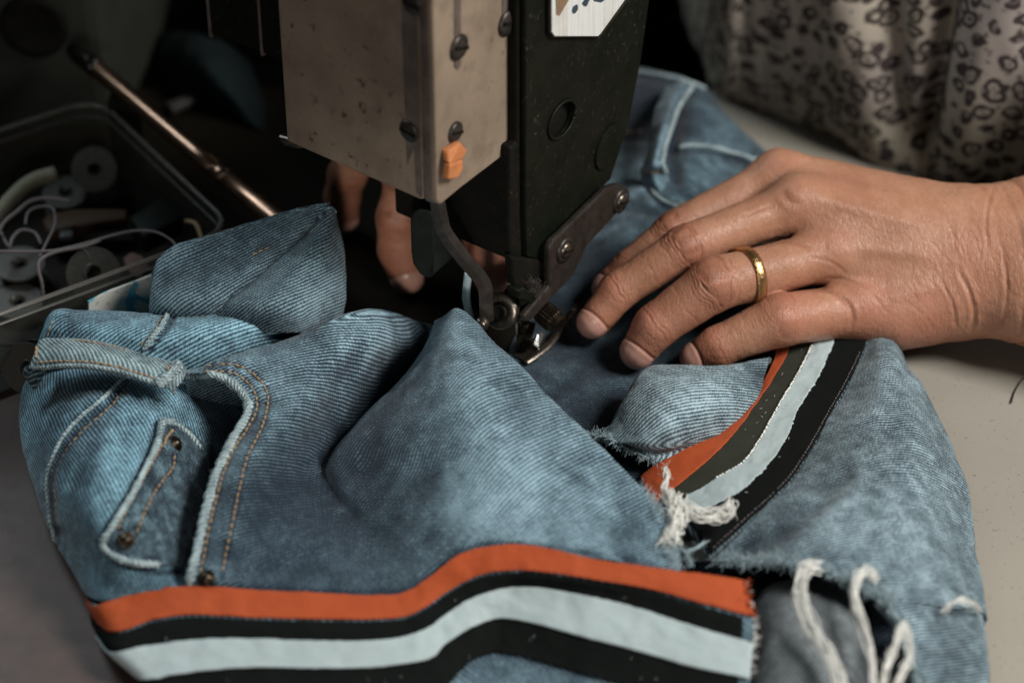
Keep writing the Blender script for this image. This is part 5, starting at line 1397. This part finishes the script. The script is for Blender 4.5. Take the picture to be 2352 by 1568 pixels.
# ------------------------------------------------------------------ clear plastic box and what is in it
def clear_mat(name, c, alpha, rough=0.15):
    m, nt, b = new_mat(name); v = coords(nt, 'Object')
    n = tex_noise(nt, v, 260, 5, 0.65)
    b.inputs['Base Color'].default_value = (*c, 1); b.inputs['Roughness'].default_value = rough; b.inputs['Specular IOR Level'].default_value = 0.6
    k = mth(nt, 'ADD', alpha, mth(nt, 'MULTIPLY', ramp(nt, n, [(0.5, 0.0), (0.8, 1.0)]), 0.22), clamp=True); nt.links.new(k, b.inputs['Alpha'])
    return m


M['clear'] = clear_mat('clear_plastic', (0.05, 0.05, 0.042), 0.25)
M['clear_rim'] = clear_mat('clear_rim', (0.15, 0.14, 0.125), 0.55, 0.3)
M['bobbin'] = clear_mat('bobbin_plastic', (0.065, 0.062, 0.052), 0.75, 0.4)
HB = 42.0
c_r = P(538, 520, HB); c_b = P(222, 222, HB); e1 = unit(c_b - c_r); e2 = np.array([-e1[1], e1[0], 0]); 
if e2[0] > 0: e2 = -e2
LB = np.linalg.norm(c_b - c_r); WB = 0.155
binbox = empty('plastic_box', (c_r + e1 * LB / 2 + e2 * WB / 2) * [1, 1, 0], 'shallow clear grey plastic box holding bobbins and thread', 'box')


def rrect(z, inset, rad=0.014, n=7):
    pts = []
    cs = [(inset, inset), (LB - inset, inset), (LB - inset, WB - inset), (inset, WB - inset)]
    r = rad - inset * 0.5
    for i, (a, b) in enumerate(cs):
        ca = a + (r if i in (0, 3) else -r); cb = b + (r if i in (0, 1) else -r)
        for k in range(n):
            th = math.pi + i * math.pi / 2 + k / (n - 1) * math.pi / 2
            q = c_r + e1 * (ca + r * math.cos(th)) + e2 * (cb + r * math.sin(th)); pts.append([q[0], q[1], z])
    return np.array(pts)


rings = [(0.0008, 0.0045), (0.002, 0.0035), (0.020, 0.002), (0.0405, 0.0004)]
Vb = [rrect(z, i) for z, i in rings]; nb = len(Vb[0]); Fb = []
for i in range(len(rings) - 1):
    for j in range(nb): Fb.append((i * nb + j, i * nb + (j + 1) % nb, (i + 1) * nb + (j + 1) % nb, (i + 1) * nb + j))
Fb.append(tuple(range(nb))[::-1])
o = mesh_obj('wall', np.concatenate(Vb), Fb, M['clear'], binbox, smooth=False); sm = o.modifiers.new('thickness', 'SOLIDIFY'); sm.thickness = 0.0011; sm.offset = -1
lin_ = rrect(0.0026, 0.0048); V, F = prism(lin_, ZU, 0.0012); mesh_obj('shade_sheet', V, F, M['rubber'], binbox, smooth=False)  # dark sheet added to put shade into the bottom of the box
rp = rrect(0.0412, 0.0); rp = np.concatenate([rp, rp[:1]])
V, F = tube(rp, 0.0011, 8, 0.8, up=(0, 0, 1)); mesh_obj('rim', V, F, M['clear_rim'], binbox)
rp = rrect(0.0362, 0.0008); rp = np.concatenate([rp, rp[:1]])
V, F = tube(rp, 0.0009, 6, 0.6, up=(0, 0, 1)); mesh_obj('rib', V, F, M['clear_rim'], binbox)


def bobbin(px, py, z, nrm, r, label, w=0.0085):
    c = P(px, py, z); nrm = unit(nrm); b = empty('bobbin', c, label, 'bobbin', 'bobbins in the plastic box')
    for s_ in (0, -w):
        V, F = lathe([(r * 0.30, s_), (r * 0.98, s_), (r, s_ - 0.0004), (r, s_ - 0.0009), (r * 0.97, s_ - 0.0012), (r * 0.30, s_ - 0.0012)], c, nrm, 40, 'ring'); mesh_obj('flange', V, F, M['bobbin'], b, smooth=False)
    V, F = lathe([(r * 0.29, 0.0003), (r * 0.35, 0.0003), (r * 0.35, -w), (r * 0.29, -w)], c, nrm, 28, 'ring'); mesh_obj('hub', V, F, M['bobbin'], b)
    V, F = lathe([(r * 0.36, -0.0013), (r * 0.74, -0.0013), (r * 0.76, -w * 0.5), (r * 0.74, -w + 0.0004), (r * 0.36, -w + 0.0004)], c, nrm, 28, 'ring'); mesh_obj('wound_thread', V, F, M['dkthread'], b)
    return b


M['dkthread'] = plain('dark_wound_thread', (0.020, 0.020, 0.018), 0.8, 0.2, 0.4, 700)
bobbin(216, 388, 24, (0.15, -0.75, 0.65), 0.0096, 'grey bobbin tilted up near the far rim of the box')
bobbin(214, 626, 26, (0.05, -0.62, 0.78), 0.0108, 'large bobbin leaning against the near wall of the box')
bobbin(44, 604, 16, (0.02, -0.12, 0.99), 0.0105, 'bobbin lying flat among thread loops in the box')
bobbin(60, 846, 16, (-0.2, -0.85, 0.45), 0.0100, 'bobbin standing low behind the near wall of the box')
bobbin(150, 440, 14, (0.0, -0.2, 0.98), 0.0098, 'dark bobbin lying flat under a curled white thread')
bobbin(40, 690, 10, (0.0, -0.1, 0.99), 0.0105, 'bobbin half hidden at the bottom of the box')
ch = tube(spline(np.array([P(-40, 530, 24), P(20, 462, 27), P(70, 418, 29), P(128, 398, 30)]), 16), 0.0032, 12)
o = mesh_obj('chalk_stick', *ch, plain('chalk', (0.24, 0.23, 0.17), 0.7, 0.2, 0.2, 200)); tag(o, 'cream white plastic stick lying across the box', 'stick')
V, F = prism([P(x, y, 18) for x, y in ((96, 505), (108, 490), (170, 478), (292, 478), (292, 500), (205, 512), (110, 530))], ZU, 0.006)
o = bevel(mesh_obj('wooden_peg', V, F, plain('peg_wood', (0.07, 0.042, 0.028), 0.6, 0.2)), 0.0012); tag(o, 'small brown wooden peg lying under threads in the box', 'peg')
V, F = prism([P(x, y, 22) for x, y in ((134, 546), (138, 528), (168, 526), (166, 542))], unit((0, -0.5, 0.8)), 0.004)
o = bevel(mesh_obj('metal_clip', V, F, plain('clip_grey', (0.10, 0.105, 0.105), 0.4, 0.4)), 0.0006); tag(o, 'little pale grey metal clip beside the wooden peg', 'clip')
V, F = prism([P(x, y, 30) for x, y in ((296, 498), (372, 448), (395, 465), (420, 500), (330, 545))], unit((0.1, -0.3, 0.9)), 0.012)
o = bevel(mesh_obj('black_block', V, F, M['rubber']), 0.0015); tag(o, 'matt black block among thread in the plastic box', 'block')
V, F = prism([P(x, y, 20) for x, y in ((282, 592), (300, 578), (326, 585), (345, 612), (320, 640), (296, 622))], unit((0.1, -0.5, 0.85)), 0.008)
o = bevel(mesh_obj('eraser', V, F, plain('pink_eraser', (0.17, 0.10, 0.09), 0.7, 0.2)), 0.001); tag(o, 'dull pink eraser lying by the near wall of the box', 'eraser')


def loose(pts, r, label, n=80, mat='thread_grey', name='thread'):
    V, F = tube(spline(np.array([P(*p) for p in pts]), n), r, 7); o = mesh_obj(name, V, F, M[mat]); tag(o, label, 'thread', 'loose threads in the plastic box'); return o


loose([(-20, 577, 34), (60, 578, 35), (115, 576, 36), (150, 570, 36), (205, 556, 37), (260, 540, 37), (312, 530, 37), (360, 534, 37), (398, 556, 36), (414, 590, 34), (414, 630, 28)], 0.00055, 'long pale thread arching right across the box to its near wall')
loose([(100, 690, 20), (96, 650, 28), (88, 614, 33), (96, 594, 35), (130, 578, 36), (190, 566, 37), (230, 552, 37)], 0.0007, 'pale thread dropping down between two bobbins')
loose([(90, 590, 30), (108, 555, 32), (126, 515, 33), (122, 480, 33), (96, 474, 33), (66, 486, 33), (58, 515, 31)], 0.00055, 'round loop of pale thread standing above the peg')
loose([(-10, 545, 30), (10, 510, 32), (40, 485, 33), (70, 462, 34), (110, 455, 34), (160, 462, 33)], 0.0008, 'stiff pale thread curving below the cream stick')
loose([(0, 530, 28), (20, 565, 28), (30, 545, 30), (50, 528, 31), (80, 535, 30), (95, 560, 28)], 0.0007, 'tangled pale thread coil beside the cream stick')
loose([(428, 508, 28), (450, 515, 30), (462, 545, 29), (468, 585, 26)], 0.0010, 'short thick reddish thread by the right wall of the box', mat='thread_tan')
loose([(190, 568, 33), (205, 590, 30), (204, 615, 26), (196, 632, 22)], 0.00035, 'thin short thread hanging over the large bobbin')

# worn card with blue print leaning on the near wall of the box
nf = -e2 * 0
nbx = unit(np.array([-e1[0], -e1[1], 0.0])); cw = c_r + nbx * 0.006
cpt = [(204, 694), (246, 672), (300, 652), (352, 632), (362, 640), (352, 735), (205, 745)]


def card_mat():
    m, nt, b = new_mat('printed_card'); v = coords(nt, 'Object')
    n = tex_noise(nt, v, 75, 4, 0.5, 0.6); n2 = tex_noise(nt, v, 500, 4); n3 = tex_noise(nt, v, 140, 3)
    c = mixc(nt, ramp(nt, n, [(0.49, 0.0), (0.51, 1.0)]), (0.60, 0.59, 0.54), (0.10, 0.36, 0.46))
    c = mixc(nt, ramp(nt, n2, [(0.60, 0.0), (0.70, 0.8)]), c, (0.30, 0.24, 0.17))
    c = mixc(nt, ramp(nt, n3, [(0.68, 0.0), (0.72, 0.8)]), c, (0.16, 0.06, 0.03))
    nt.links.new(c, b.inputs['Base Color']); b.inputs['Roughness'].default_value = 0.7; return m


V, F = prism([hit(x, y, cw, nbx) for x, y in cpt], nbx, 0.0012)
o = mesh_obj('printed_card', V, F, card_mat(), smooth=False); tag(o, 'worn white card with peeling blue print leaning on the plastic box', 'card')

# metal rod beyond the box
rd0 = P(186, 128, 52); rd1 = P(640, 512, 34); dr_ = unit(rd1 - rd0); Lr = np.linalg.norm(rd1 - rd0)
rod = empty('metal_rod', rd1 * [1, 1, 0], 'dark polished metal rod with coppery sheen slanting beside the plastic box', 'rod')
prf = [(0.0001, -0.003), (0.0022, -0.0022), (0.0034, 0.0), (0.0038, 0.004)] + [(0.0038, Lr * t) for t in (0.2, 0.4, 0.6, 0.69)] + [(0.0033, Lr * 0.692), (0.0033, Lr * 0.696), (0.0039, Lr * 0.698), (0.0039, Lr * 0.745), (0.0034, Lr * 0.747), (0.0034, Lr * 0.751), (0.0041, Lr * 0.754), (0.0044, Lr * 0.87), (0.0050, Lr * 0.90), (0.0052, Lr), (0.0048, Lr + 0.03)]
V, F = lathe(prf, rd0, dr_, 36); mesh_obj('shaft', V, F, M['rod'], rod)
V, F = lathe([(0.0042, 0.012), (0.0044, 0.006), (0.0044, -0.002), (0.0036, -0.006), (0.0001, -0.0075)][::-1], rd0, dr_, 28); mesh_obj('tip_cap', V, F, M['rodtip'], rod)
V, F = box((rd0 + dr_ * 0.03) * [1, 1, 0] + np.array([0, 0, 0.0225]), (0.012, 0.012, 0.045)); bevel(mesh_obj('rod_support', V, F, M['casting'], rod, smooth=False), 0.001)

# dim scraps behind the rod
teal = plain('teal_scrap', (0.008, 0.013, 0.014), 0.9, 0.1)
Gs = np.array([[P(x, y, z) for x, y, z in r] for r in (
    [(340, 95, 6), (400, 70, 20), (470, 80, 26), (540, 110, 16), (580, 150, 6)], [(350, 140, 8), (410, 125, 24), (480, 140, 30), (550, 170, 20), (600, 210, 6)],
    [(370, 190, 7), (430, 180, 20), (500, 195, 24), (560, 230, 16), (610, 260, 5)], [(400, 240, 5), (450, 235, 9), (510, 250, 10), (565, 280, 8), (605, 300, 5)])])
sc_ = patch('cloth_scrap', None, teal, None, 60, 50, C=Gs, wr=(0.002, 60)); tag(sc_.obj, 'crumpled dark teal cloth scrap lying behind the metal rod', 'cloth')
for (pts, lab) in (([(380, 235), (470, 200), (480, 210), (395, 250)], 'long sliver of grey plastic behind the metal rod'), ([(272, 165), (300, 155), (312, 172), (284, 182)], 'small grey plastic chip beside the rod tip')):
    V, F = prism([P(x, y, 12 if 'long' in lab else 8) for x, y in pts], unit((0, -0.2, 1)), 0.004)
    o = bevel(mesh_obj('plastic_scrap', V, F, plain('grey_scrap', (0.045, 0.042, 0.04), 0.5, 0.3)), 0.0006); tag(o, lab, 'scrap')
# a hair on the table
V, F = tube(spline(np.array([P(2364, 858, 1.2), P(2345, 875, 0.9), P(2330, 900, 0.8), P(2322, 925, 0.8)]), 24), np.linspace(0.00014, 0.0003, 24), 5)
o = mesh_obj('hair', V, F, M['casting']); tag(o, 'short dark curved hair lying on the beige table', 'hair')
